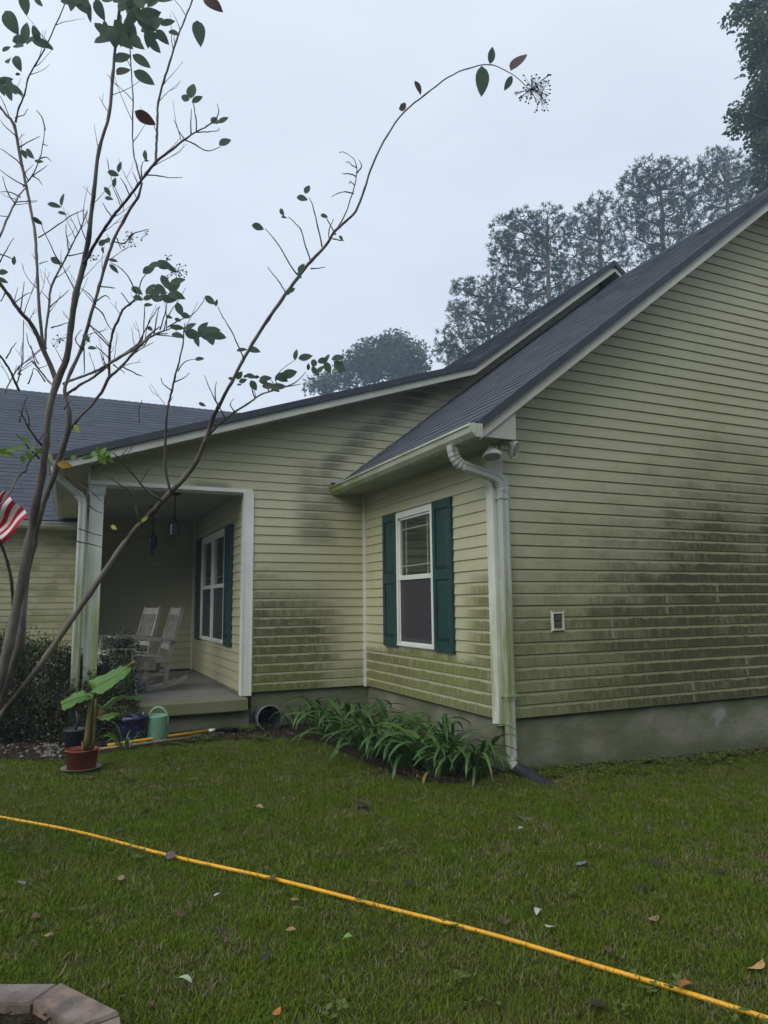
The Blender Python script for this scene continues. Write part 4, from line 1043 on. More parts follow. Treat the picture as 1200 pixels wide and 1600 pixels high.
# ---- tall pines and broadleaf trees behind the house
M_pine = leafy('pine_needles', (.045, .075, .052), (.075, .105, .065), .6, .3, scale=.6)
M_ptr = plain('pine_bark', (.075, .06, .05), (.12, .095, .075), 2, .9, .15)
M_bl = leafy('broadleaf_crown', (.045, .080, .045), (.075, .115, .055), .5, .3, scale=.7)
def far_tree(name, px, py_top, d, blobs, tufts, label, group, kind='pine', seed=1, py_base=None):
    rr = random.Random(seed)
    top = at(px, py_top, d); base = Vector((top.x, top.y, gz(top.x, top.y)))
    t = empty(name, base, label, 'tree', group)
    H = top.z - base.z
    def tp_(mb, nm, mt):
        o = _ob(mb, nm, mt, None, recalc=False); o.parent = t; o.location = -base; return o
    n = 10; pts = [base + Vector((rr.uniform(-.12, .12), rr.uniform(-.12, .12), H*.97*i/n)) for i in range(n+1)]
    tp_(MB().tube(pts, [.26*(1-.86*i/n)*d/30+.02 for i in range(n+1)], 8), 'trunk', M_ptr)
    bm_ = MB(); cr = MB()
    for (bx_, by_, rx, ry) in [(a_, b_, c_*1.13, d_*1.13) for a_, b_, c_, d_ in blobs]:
        c = at(bx_, by_, d + rr.uniform(-1.5, 1.5)); RX = rx*d/FPX; RY_ = ry*d/FPX
        ax_z = max(base.z+H*.3, min(base.z+H*.93, c.z - RY_*.9)); f = (ax_z-base.z)/H
        s0 = pts[min(n, int(f*n))].copy(); s0.z = ax_z
        mid_ = s0.lerp(c, .5) + Vector((0, 0, -.15*RX))
        bm_.tube([s0, mid_, c], [.06*d/30, .04*d/30, .02*d/30], 5, cap=False)
        k_ = max(8, int(tufts*rx*ry/900*(2.2 if kind == 'pine' else 1.4)))
        for i in range(k_):
            a = rr.uniform(0, 2*math.pi); el = math.asin(rr.uniform(-.75, 1)); q = rr.uniform(.35, 1)**.6
            v = Vector((math.cos(a)*math.cos(el)*RX*q, math.sin(a)*math.cos(el)*RX*q, math.sin(el)*RY_*q))
            p = c + v; dr = (v.normalized()*.8 + Vector((rr.uniform(-1, 1), rr.uniform(-1, 1), rr.uniform(-.3, 1)))*.6).normalized()
            if rr.random() < .16: bm_.tube([c, c.lerp(p, .5)-Vector((0, 0, .05)), p], [.02*d/30, .014*d/30, .008*d/30], 3, cap=False)
            if kind == 'pine':
                for j in range(15):
                    dd = (dr + Vector((rr.uniform(-1, 1), rr.uniform(-1, 1), rr.uniform(-1, 1)))*1.5).normalized()
                    ln = rr.uniform(.08, .19)*d/30; sd_ = dd.cross(Vector((rr.uniform(-1, 1), rr.uniform(-1, 1), rr.uniform(-1, 1)))).normalized()*(.013*d/30)
                    o0 = p + dd*.03; cr.add([o0-sd_, o0+sd_, o0+dd*ln+sd_*.5, o0+dd*ln-sd_*.5], [(0,1,2,3)])
            else:
                for j in range(9):
                    o0 = p + Vector((rr.uniform(-1, 1), rr.uniform(-1, 1), rr.uniform(-1, 1)))*.22*d/30
                    dd = Vector((rr.uniform(-1, 1), rr.uniform(-1, 1), rr.uniform(-1, .3))).normalized(); s_ = rr.uniform(.07, .15)*d/30*(1.5 if kind == 'gum' else 1)
                    sd_ = dd.cross(Vector((rr.uniform(-1, 1), rr.uniform(-1, 1), rr.uniform(-1, 1)))).normalized()*s_*.42
                    cr.add([o0, o0+dd*s_*.5+sd_, o0+dd*s_*1.2, o0+dd*s_*.5-sd_], [(0,1,2,3)])
    tp_(bm_, 'branches', M_ptr); tp_(cr, 'crown', M_pine if kind == 'pine' else M_bl)
    return t
PG = 'tall trees behind the roof'
far_tree('pine_tree', 760, 425, 50, [(722,452,20,16),(748,448,22,14),(715,485,16,14),(745,490,34,22),(720,528,34,24),(700,552,24,18),(770,470,24,20),(775,520,34,24),(735,560,40,20),(790,500,24,22)], 62, 'leftmost tall pine, its ragged crown lowest of the row over the roof valley', PG, 'pine', 11)
far_tree('pine_tree', 855, 330, 47, [(790,352,22,14),(815,345,22,16),(855,340,24,14),(782,385,20,20),(820,375,34,22),(862,370,30,22),(795,415,30,22),(840,410,38,26),(800,450,36,24),(850,450,36,24),(835,490,44,22),(890,430,22,24)], 60, 'second pine from the left with a dark forked trunk showing above the roof peak', PG, 'pine', 12)
far_tree('pine_tree', 935, 305, 53, [(935,318,20,14),(915,335,24,16),(950,345,26,20),(905,362,26,22),(938,378,34,22),(900,400,28,22),(945,410,36,22),(925,440,30,16)], 52, 'narrow airy pine between the forked one and the tallest pine', PG, 'pine', 13)
far_tree('pine_tree', 1028, 250, 49, [(1012,268,28,16),(1045,270,28,16),(1068,290,18,20),(990,290,24,20),(1025,300,36,24),(1064,325,22,26),(985,325,22,24),(1030,345,38,28),(1075,360,18,18),(995,372,28,22),(1048,388,34,18),(1020,405,30,16)], 58, 'tallest rounded pine with a straight trunk above the sloping ridge', PG, 'pine', 14)
far_tree('pine_tree', 1128, 235, 51, [(1118,248,22,14),(1140,250,20,14),(1100,275,20,20),(1130,285,30,22),(1160,280,26,22),(1098,315,24,20),(1140,320,34,20),(1180,300,24,22),(1110,345,30,14),(1185,262,20,24)], 56, 'pine with drooping tufts just left of the big broadleaf tree', PG, 'pine', 15)
far_tree('round_tree', 612, 518, 75, [(612,535,26,14),(580,552,30,18),(635,555,30,22),(560,575,34,18),(605,575,50,26),(648,578,24,18),(525,598,30,12),(500,604,24,8)], 150, 'distant dense round-topped tree low behind the shallow porch roof', PG, 'round', 16)
far_tree('sweetgum_tree', 1215, -60, 26, [(1168,18,20,14),(1152,30,14,10),(1195,8,30,26),(1195,55,24,22),(1190,88,18,16),(1205,120,26,28),(1185,150,20,16),(1172,175,26,14),(1150,172,12,9),(1196,190,26,24),(1160,200,20,12),(1205,235,26,30),(1178,225,14,12),(1230,60,60,60),(1240,160,60,60),(1230,260,50,50)], 46, 'big nearer broadleaf tree with star-shaped leaves at the right edge', PG, 'gum', 17)

# ---- azalea bush at the left
M_az = leafy('azalea_leaf', (.030, .045, .016), (.070, .070, .024), .5, .15, tip=(.12, .075, .03), scale=3)
def shrub(base, blobs, n, label, seed, mat, ls=(.018, .034)):
    rr = random.Random(seed); t = empty('azalea_bush', base, label, 'bush')
    st_ = MB(); cr = MB()
    for i in range(26):
        b = rr.choice(blobs); c = Vector(b[0]) + Vector((rr.uniform(-1, 1)*b[1][0]*.7, rr.uniform(-1, 1)*b[1][1]*.7, rr.uniform(.2, .9)*b[1][2]))
        s0 = Vector(base) + Vector((rr.uniform(-.35, .35), rr.uniform(-.2, .2), 0)); st_.tube([s0, s0.lerp(c, .5)+Vector((0, 0, -.05)), c], [.011, .008, .004], 5, cap=False)
    tot = sum(b[1][0]*b[1][2] for b in blobs)
    for b in blobs:
        c, r_ = Vector(b[0]), b[1]
        for i in range(int(n*r_[0]*r_[2]/tot/6)):
            a = rr.uniform(0, 2*math.pi); el = math.asin(rr.uniform(-.6, 1)); q = rr.uniform(.45, 1.04)**.5
            v = Vector((math.cos(a)*math.cos(el)*r_[0]*q, math.sin(a)*math.cos(el)*r_[1]*q, math.sin(el)*r_[2]*q)); p = c+v
            if rr.random() < .10: 
                e_ = p + Vector((rr.uniform(-.04, .04), rr.uniform(-.04, .04), rr.uniform(.05, .13))); st_.tube([p, e_], [.003, .0015], 3, cap=False); 
                if rr.random() < .6: p = e_
            for j in range(6):
                o0 = p + Vector((rr.gauss(0, .022), rr.gauss(0, .022), rr.gauss(0, .03)))
                dd = (v.normalized()*.5 + Vector((rr.uniform(-1, 1), rr.uniform(-1, 1), rr.uniform(-.2, 1)))).normalized(); s_ = rr.uniform(*ls)
                sd_ = dd.cross(Vector((rr.uniform(-1, 1), rr.uniform(-1, 1), rr.uniform(-1, 1)))).normalized()*s_*.30
                cr.add([o0, o0+dd*s_*.5+sd_, o0+dd*s_, o0+dd*s_*.5-sd_], [(0,1,2,3)])
    for mb, nm, mt in ((st_, 'stems', M_twig), (cr, 'foliage', mat)):
        o = _ob(mb, nm, mt, None, recalc=False); o.parent = t; o.location = -Vector(base)
    return t
g0 = gz(-3.6, 3.1)
shrub((-3.55, 3.15, g0), [((-3.95,3.1,.15),(.42,.40,.50)),((-3.45,3.0,.12),(.42,.38,.50)),((-3.1,3.0,-.02),(.34,.32,.42)),((-4.4,3.2,.12),(.4,.4,.5)),((-2.92,2.95,-.05),(.24,.26,.36)),((-3.6,2.85,-.12),(.5,.3,.3)),((-3.2,3.15,.25),(.2,.2,.25)),((-3.75,3.2,.42),(.28,.26,.22)),((-3.9,2.75,-.1),(.5,.3,.35)),((-2.85,2.62,-.12),(.30,.22,.32)),((-3.2,2.62,-.15),(.4,.25,.3)),((-2.75,2.95,.10),(.20,.24,.36))], 62000,
      'overgrown dark azalea bush with brownish tips in front of the porch column', 5, M_az)


# ---- strap-leaved clumps in the bed along the foundation
M_strap = leafy('strap_leaf', (.042, .110, .026), (.090, .175, .040), .34, .22, scale=5, spec=.5)
M_strapy = leafy('yellowing_strap_leaf', (.24, .21, .05), (.30, .24, .06), .5, .3)
def strap_mesh(L, W, rise, droop, seed, mat):
    rr = random.Random(seed); m = MB(); n = 9; vs = []; x = z = 0; ang = rise; tw_ = rr.uniform(-.5, .5)
    for i in range(n+1):
        t = i/n; w_ = W*.5*(.75+.5*t)*(1 if t < .7 else max(.02, max(0., 1-(t-.7)/.3)**.7)); yy = .05*L*math.sin(t*2)*tw_
        ca, sa = math.cos(tw_*t*1.3), math.sin(tw_*t*1.3)
        vs += [(x, yy-w_*ca, z+w_*.35-w_*sa), (x, yy, z), (x, yy+w_*ca, z+w_*.35+w_*sa)]
        x += L/n*math.cos(ang); z += L/n*math.sin(ang); ang -= droop/n*(.4+1.4*t)
    fs = []
    for i in range(n):
        a = i*3; fs += [(a, a+1, a+4, a+3), (a+1, a+2, a+5, a+4)]
    m.add(vs, fs, True); return m.mesh('leaf', mat, recalc=False)
STR = [strap_mesh(R.uniform(.48, .76), R.uniform(.024, .036), rad(R.uniform(40, 80)), rad(R.uniform(95, 175)), i, M_strap) for i in range(14)]
STRY = [strap_mesh(.4, .024, rad(50), rad(150), 40+i, M_strapy) for i in range(3)]
def strap_clump(x, y, n, sc, label, seed, rad_=.12, yel=0):
    sc *= .92
    rr = random.Random(seed); z = gz(x, y); t = empty('strap_leaf_plant', (x, y, z), label, 'plant', 'strap-leaved plants along the foundation')
    for i in range(n):
        me = rr.choice(STRY) if i < yel else rr.choice(STR)
        o = bpy.data.objects.new('leaf', me); link(o, t)
        a = rr.uniform(0, 2*math.pi); r_ = rad_*math.sqrt(rr.random())
        o.location = (r_*math.cos(a), r_*math.sin(a), -.01); a2 = a + rr.gauss(0, .5)
        if x > -.30: a2 = a2 if math.cos(a2) < .2 else math.pi - a2
        o.rotation_euler = (rr.uniform(-.15, .15), rr.uniform(-.12, .15), a2); s_ = sc*rr.uniform(.75, 1.15); o.scale = (s_, s_, s_*rr.uniform(.9, 1.1))
    return t
for i, (px, py, n, sc, yel, lb) in enumerate([
    (505,1146,34,1.12,0,'dark strap-leaved clump furthest left, beside the fallen bucket'),
    (462,1136,20,.85,0,'small thin strap-leaved clump between the bucket and the dark clump'),
    (545,1162,44,1.22,0,'strap-leaved clump standing under the inner corner of the siding'),
    (585,1184,42,1.15,0,'strap-leaved clump with leaves spilling onto the lawn left of the window'),
    (612,1168,34,1.1,0,'strap-leaved clump against the foundation below the left shutter'),
    (640,1198,46,1.15,1,'wide strap-leaved clump in the middle of the bed'),
    (692,1182,28,1.35,0,'upright strap-leaved clump against the foundation below the right shutter'),
    (690,1210,44,1.1,1,'strap-leaved clump at the front of the bed with a yellowed leaf'),
    (742,1212,38,1.08,1,'strap-leaved clump nearest the downspout, one leaf reaching over the drain boot'),
    ]):
    h_ = ground_at(px, py); strap_clump(min(h_.x, -.14), h_.y, n, sc, lb, 100+i, .11, yel)
h_ = ground_at(196, 1172); strap_clump(h_.x, h_.y, 16, .55, 'small dark strap-leaved clump beside the blue pot', 130, .07)

# ---- mulch bed and its litter
M_mulch = NG('dark_mulch'); _c = M_mulch.mix(M_mulch.smooth(M_mulch.noise(28, 5, .7), .35, .7), (.022, .017, .012), (.065, .050, .034)); M_mulch.bump(M_mulch.noise(45, 5, .7), .9, .03); M_mulch = M_mulch.fin(_c, .95, .1)
EDGE = [(-260,1196),(-120,1190),(0,1186),(60,1190),(105,1190),(160,1178),(230,1168),(300,1162),(360,1157),(420,1155),(470,1154),(510,1162),(545,1178),(580,1196),(615,1212),(650,1222),(705,1225),(745,1219),(785,1209),(825,1209),(860,1204),(900,1202),(1000,1196),(1100,1188),(1200,1180),(1400,1168),(1700,1150)]
EG = [ground_at(x, y) for x, y in EDGE]
def edge_y(x):
    for a, b in zip(EG[:-1], EG[1:]):
        if a.x <= x <= b.x: return a.y + (b.y-a.y)*(x-a.x)/(b.x-a.x+1e-9)
    return EG[0].y if x < EG[0].x else EG[-1].y
# the edge in plan is not single-valued near the corner, so test in polygon
POLY = [(p.x, p.y) for p in EG] + [(9, -.1), (9, 9), (-9, 9), (-9, EG[0].y)]
def in_bed(x, y):
    c = False; n = len(POLY); j = n-1
    for i in range(n):
        xi, yi = POLY[i]; xj, yj = POLY[j]
        if (yi > y) != (yj > y) and x < (xj-xi)*(y-yi)/(yj-yi+1e-12)+xi: c = not c
        j = i
    return c
m = MB(); gxs = []
step = .07; nx = int(11.5/step); ny = int(6.2/step); idx = {}
def hgt(x, y): return gz(x, y) + .012*mnoise.noise(Vector((x*.9, y*.9, 0)))
for j in range(ny):
    for i in range(nx):
        x = -6.5+i*step; y = -.9+j*step
        if in_bed(x+step/2, y+step/2):
            q = []
            for dx, dy in ((0, 0), (1, 0), (1, 1), (0, 1)):
                k_ = (i+dx, j+dy)
                if k_ not in idx:
                    X_, Y_ = x+dx*step, y+dy*step; idx[k_] = len(m.v)
                    m.v.append((X_, Y_, hgt(X_, Y_)+.010+.018*abs(mnoise.noise(Vector((X_*7, Y_*7, 3))))))
                q.append(idx[k_])
            m.f.append(tuple(q)); m.sm.append(True)
bed = m.build('mulch_bed', M_mulch, recalc=False); tag(bed, kind='structure')
# pine straw, chips and dead leaf bits
M_lit = NG('leaf_litter_bits'); _a = M_lit.n('ShaderNodeAttribute'); _a.attribute_name = 'tone'
_r = M_lit.n('ShaderNodeValToRGB'); M_lit.set(_r.inputs[0], _a.outputs['Fac']); _e = _r.color_ramp.elements; _e[0].color = (.030, .022, .016, 1); _e[1].color = (.20, .155, .10, 1); _n = _e.new(.6); _n.color = (.085, .055, .032, 1)
M_lit = M_lit.fin(_r.outputs[0], .8, .2)
m = MB(); tones = []; cnt = 0
while cnt < 5200:
    x = R.uniform(-4.8, 3.6); y = R.uniform(-.8, 4.0)
    if not in_bed(x, y) or (x > .0 and y > -.02) or (x > -1.36 and y > L1): continue
    if y > 2.5 and -3.4 < x < -1.4: continue
    z = hgt(x, y)+.02; a = R.uniform(0, 6.28); L_ = R.uniform(.015, .05); W_ = R.choice((.002, .003, .008, .014)); tz = R.uniform(-.012, .016)
    ca, sa = math.cos(a), math.sin(a)
    m.add([(x-ca*L_/2-sa*W_/2, y-sa*L_/2+ca*W_/2, z-tz*.5), (x-ca*L_/2+sa*W_/2, y-sa*L_/2-ca*W_/2, z-tz*.5+.002), (x+ca*L_/2+sa*W_/2, y+sa*L_/2-ca*W_/2, z+tz), (x+ca*L_/2-sa*W_/2, y+sa*L_/2+ca*W_/2, z+tz+.003)], [(0,1,2,3)])
    tones.append(R.random()**1.6); cnt += 1
lt = m.build('leaf_litter', M_lit, recalc=False); a_ = lt.data.attributes.new('tone', 'FLOAT', 'FACE'); a_.data.foreach_set('value', tones); tag(lt, 'dark mulch chips, pine straw and dead leaf bits along the foundation bed', 'leaf litter', kind='stuff')
# weeds / clover along the foundation
RING_C0 = Vector((-3.6, -2.6, -.3))
M_weed = leafy('weed_leaf', (.085, .13, .020), (.14, .17, .03), .5, .25, scale=9)
m = MB()
def weed(x, y, n, s, sp):
    for i in range(n):
        px_, py_ = x+R.gauss(0, sp), y+R.gauss(0, sp*.7); z = hgt(px_, py_)+R.uniform(.015, .06)*s
        for j in range(4):
            a = R.uniform(0, 6.28); L_ = R.uniform(.012, .026)*s; d = Vector((math.cos(a), math.sin(a), R.uniform(-.1, .6))).normalized(); sd_ = Vector((-math.sin(a), math.cos(a), 0))*L_*.4
            o0 = Vector((px_, py_, z)); m.add([o0, o0+d*L_*.6+sd_, o0+d*L_, o0+d*L_*.6-sd_], [(0,1,2,3)])
for i in range(150):
    x = R.uniform(.15, 3.6); weed(x, -.10-abs(R.gauss(0, .20)), R.randint(5, 16), 1.0, .05)
for px, py, n in ((360,1140,80),(385,1128,120),(370,1120,60),(395,1145,60),(340,1135,50),(405,1160,50),(300,1128,30),(830,1190,50),(320,1160,60),(280,1165,50)):
    q = ground_at(px, py); weed(q.x, min(q.y, 2.6), n, 1.1, .07)
for i in range(45):
    q = ground_at(R.uniform(-40, 1240), R.uniform(1190, 1620)); 
    if in_bed(q.x, q.y) or (q-RING_C0).length < 1.0: continue
    weed(q.x, q.y, R.randint(2, 7), R.uniform(.6, 1.15), .025)
wd_ = m.build('weeds', M_weed, recalc=False); tag(wd_, 'low yellow-green weeds and clover creeping along the foot of the foundation', 'weeds', kind='stuff')
# whitish gravel under the bush
M_rock = NG('pale_pebbles'); _c = M_rock.mix(M_rock.rnd(), (.10, .09, .085), (.42, .40, .38)); _c = M_rock.mix(M_rock.smooth(M_rock.noise(14, 2, .5), .4, .6), _c, (.16, .145, .13)); M_rock = M_rock.fin(_c, .7, .3)
m = MB()
for i in range(95):
    px = R.choice((R.uniform(-20, 100), R.gauss(80, 12), R.gauss(80, 12))); q = ground_at(px, R.uniform(1165, 1186)); r_ = R.uniform(.008, .022)
    v = [(0,0,.8),(0,0,-.8)] + [(math.cos(a*1.0472)*R.uniform(.7, 1.2), math.sin(a*1.0472)*R.uniform(.7, 1.2), R.uniform(-.2, .2)) for a in range(6)]
    m.add([Vector((q.x, q.y, hgt(q.x, q.y)+.022))+Vector(k_)*r_ for k_ in v], [(0, 2+a, 2+(a+1) % 6) for a in range(6)] + [(1, 2+(a+1) % 6, 2+a) for a in range(6)])
pb = m.build('pebbles', M_rock, recalc=False); tag(pb, 'scatter of pale pebbles at the lawn edge under the azalea bush', 'pebbles', kind='stuff')

# ---- lawn: blades of grass scattered by geometry nodes
M_grass = NG('grass_blade')
_ri = M_grass.rnd(); _big = M_grass.noise(.7, 4, .6); _mid = M_grass.noise(3.2, 4, .65)
_c = M_grass.mix(_ri, (.062, .125, .004), (.165, .235, .014))
_c = M_grass.mix(M_grass.smooth(_mid, .35, .7), _c, (.110, .155, .012))
_c = M_grass.mix(M_grass.mul(M_grass.smooth(_big, .45, .72), .55), _c, (.125, .130, .022))
_c = M_grass.mix(M_grass.mul(M_grass.smooth(M_grass.noise(5, 3, .6), .66, .78), .6), _c, (.11, .085, .045))
M_grass.fin(_c, .65, .15)
_tl = M_grass.n('ShaderNodeBsdfTranslucent'); M_grass.set(_tl.inputs['Color'], _c); _mx = M_grass.n('ShaderNodeMixShader'); _mx.inputs[0].default_value = .3
M_grass.t.links.new(M_grass.b.outputs[0], _mx.inputs[1]); M_grass.t.links.new(_tl.outputs[0], _mx.inputs[2]); M_grass.t.links.new(_mx.outputs[0], M_grass.out.inputs[0]); M_grass = M_grass.m
M_dry = plain('dry_grass_blade', (.20, .17, .09), (.13, .11, .055), 9, .7, .2)
pc = bpy.data.collections.new('grass_tufts')
for v_ in range(6):
    m = MB(); rr = random.Random(60+v_)
    for i in range(64):
        r_ = .075*math.sqrt(rr.random()); a = rr.uniform(0, 6.28); x, y = r_*math.cos(a), r_*math.sin(a)
        b = rr.uniform(0, 6.28); ln = rr.uniform(.011, .030); w_ = rr.uniform(.0009, .0022); le = rr.uniform(.15, 1.3)
        d = Vector((math.cos(b)*le, math.sin(b)*le, 1)).normalized(); sd_ = Vector((-math.sin(b), math.cos(b), 0))*w_
        p0 = Vector((x, y, -.004)); p1 = p0+d*ln*.55; p2 = p1+(d+Vector((math.cos(b), math.sin(b), -.35))*.5*le).normalized()*ln*.5
        m.add([p0-sd_, p0+sd_, p1+sd_*.8, p1-sd_*.8, p2], [(0,1,2,3), (3,2,4)])
    me = m.mesh('grass_tuft', M_grass if v_ < 5 else M_dry, recalc=False)
    pc.objects.link(bpy.data.objects.new('grass_tuft', me))
z_r = gz(-3.3, -2.2)+.09
def tp(px, py): q = on_plane(px, py, 2, z_r); return Vector((q.x, q.y, 0))
q1, q2, q3 = tp(0, 1536), tp(92, 1536), tp(161, 1580)
s_len = 0.31; dirx = (q2-q1).normalized(); corners = [q2 - dirx*s_len, q2]; ang = math.atan2(dirx.y, dirx.x); stepa = -2*math.pi/11
for i in range(9):
    ang += stepa; corners.append(corners[-1] + Vector((math.cos(ang), math.sin(ang), 0))*s_len)
cen = sum(corners, Vector((0, 0, 0)))/len(corners)
RR = (corners[0]-cen).length
RING_C = cen; RING_R = RR
m = MB(); idx = {}
step = .1
for j in range(int(9.5/step)):
    for i in range(int(11.5/step)):
        x = -5.6+i*step; y = -4.6+j*step
        cx, cy = x+step/2, y+step/2
        if in_bed(cx, cy-.01) or cy > 3.4: continue
        if (Vector((cx, cy, 0))-RING_C).length < RING_R-.10: continue
        v = Vector((cx, cy, gz(cx, cy)))-CP; dpt = v.dot(FW)
        if dpt < 1.2 or abs(v.dot(RT)/dpt)*FPX > 760: continue
        q = []
        for dx, dy in ((0, 0), (1, 0), (1, 1), (0, 1)):
            k_ = (i+dx, j+dy)
            if k_ not in idx: X_, Y_ = x+dx*step, y+dy*step; idx[k_] = len(m.v); m.v.append((X_, Y_, hgt(X_, Y_)+.002))
            q.append(idx[k_])
        m.f.append(tuple(q)); m.sm.append(True)
lawn = m.build('lawn_grass', M_soil, recalc=False); tag(lawn, 'short green lawn with thin brownish patches and fallen leaves', 'grass', kind='stuff')
ng = bpy.data.node_groups.new('grass_scatter', 'GeometryNodeTree'); ng.interface.new_socket('Geometry', in_out='INPUT', socket_type='NodeSocketGeometry'); ng.interface.new_socket('Geometry', in_out='OUTPUT', socket_type='NodeSocketGeometry')
n_ = ng.nodes.new; gi = n_('NodeGroupInput'); go = n_('NodeGroupOutput'); dp = n_('GeometryNodeDistributePointsOnFaces'); dp.inputs['Density'].default_value = 520; dp.inputs['Seed'].default_value = 3
ci = n_('GeometryNodeCollectionInfo'); ci.inputs['Collection'].default_value = pc; ci.inputs['Separate Children'].default_value = True; ci.inputs['Reset Children'].default_value = True
ip = n_('GeometryNodeInstanceOnPoints'); ip.inputs['Pick Instance'].default_value = True
rv = n_('FunctionNodeRandomValue'); rv.data_type = 'FLOAT_VECTOR'; rv.inputs['Min'].default_value = (-.12, -.12, 0); rv.inputs['Max'].default_value = (.12, .12, 6.283)
rs_ = n_('FunctionNodeRandomValue'); rs_.data_type = 'FLOAT'; rs_.inputs[2].default_value = .5; rs_.inputs[3].default_value = 1.5
rs_.inputs['Seed'].default_value = 9
jn = n_('GeometryNodeJoinGeometry'); lk = ng.links.new
lk(gi.outputs[0], dp.inputs['Mesh']); lk(dp.outputs['Points'], ip.inputs['Points']); lk(ci.outputs[0], ip.inputs['Instance']); lk(rv.outputs[0], ip.inputs['Rotation']); lk(rs_.outputs[1], ip.inputs['Scale'])
lk(ip.outputs[0], jn.inputs[0]); lk(gi.outputs[0], jn.inputs[0]); lk(jn.outputs[0], go.inputs[0])
md = lawn.modifiers.new('scatter', 'NODES'); md.node_group = ng

# ---- unseen tree belt added behind the viewer to shade the walls and porch
m = MB(); rr = random.Random(77)
for i in range(20000):
    a = rr.uniform(rad(190), rad(352)); r_ = rr.uniform(16, 22); c = Vector((CP.x + r_*math.cos(a), CP.y + r_*math.sin(a), 0))
    h = 8 + 3*mnoise.noise(Vector((math.cos(a)*3, math.sin(a)*3, 0))); c.z = rr.uniform(-.4, h)
    s_ = rr.uniform(.25, .6); d1 = Vector((rr.uniform(-1, 1), rr.uniform(-1, 1), rr.uniform(-1, 1))).normalized(); d2 = d1.cross(Vector((rr.uniform(-1, 1), rr.uniform(-1, 1), rr.uniform(-1, 1)))).normalized()
    m.add([c-d1*s_, c+d2*s_*.5, c+d1*s_, c-d2*s_*.5], [(0,1,2,3)])
shade_wds = m.build('shade_woods', M_bl, recalc=False); tag(shade_wds, 'unseen tree belt added behind the viewer to shade the porch', 'shade_woods', kind='stuff')

# ---- thin bluish volume added to imitate the lens veil over far things
hz = MB().box(-45, 75, -40, 100, -2.6, 52); hm = bpy.data.materials.new('lens_veil_air'); hm.use_nodes = True; t_ = hm.node_tree; t_.nodes.clear()
vo = t_.nodes.new('ShaderNodeOutputMaterial'); vp = t_.nodes.new('ShaderNodeVolumePrincipled'); vp.inputs['Color'].default_value = (.66, .83, 1, 1); vp.inputs['Density'].default_value = .0027; vp.inputs['Anisotropy'].default_value = .3
t_.links.new(vp.outputs[0], vo.inputs['Volume']); hzo = hz.build('lens_veil', hm); tag(hzo, kind='stuff')
S.cycles.volume_bounces = 1

# ================================================================== OBJECTS
def sub_of(root, loc):
    """adder for parts laid out in world metres under a thing standing at loc"""
    L_ = Vector(loc)
    def f(mb, nm, mt, recalc=True, parent=None, label=None):
        o = _ob(mb, nm, mt, None, recalc=recalc); o.parent = parent or root
        o.location = -L_ if parent is None else Vector((0, 0, 0))
        if label: o['label'] = label
        return o
    return f
# ---- garden hose
M_hose = NG('yellow_hose'); _c = M_hose.mix(M_hose.smooth(M_hose.noise(7, 4, .6), .35, .7), (.80, .40, .012), (.66, .31, .010)); _c = M_hose.mix(M_hose.mul(M_hose.smooth(M_hose.noise(60, 3, .6), .6, .75), .5), _c, (.20, .10, .02)); M_hose = M_hose.fin(_c, .38, .5)
hp = [(-140,1256),(-60,1268),(0,1280),(120,1303),(265,1341),(430,1378),(600,1422),(760,1463),(900,1505),(1050,1550),(1200,1598),(1300,1632),(1400,1668)]
pts, rs = smoothpath([(ground_at(x, y)+Vector((0, 0, .006)), .0088) for x, y in hp], 6)
pts = [p+Vector((0, 0, .006)) for p in pts]
tag(_ob(MB().tube(pts, [.0088]*len(pts), 10), 'garden_hose', M_hose, None), 'yellow garden hose stretched diagonally across the lawn', 'hose')

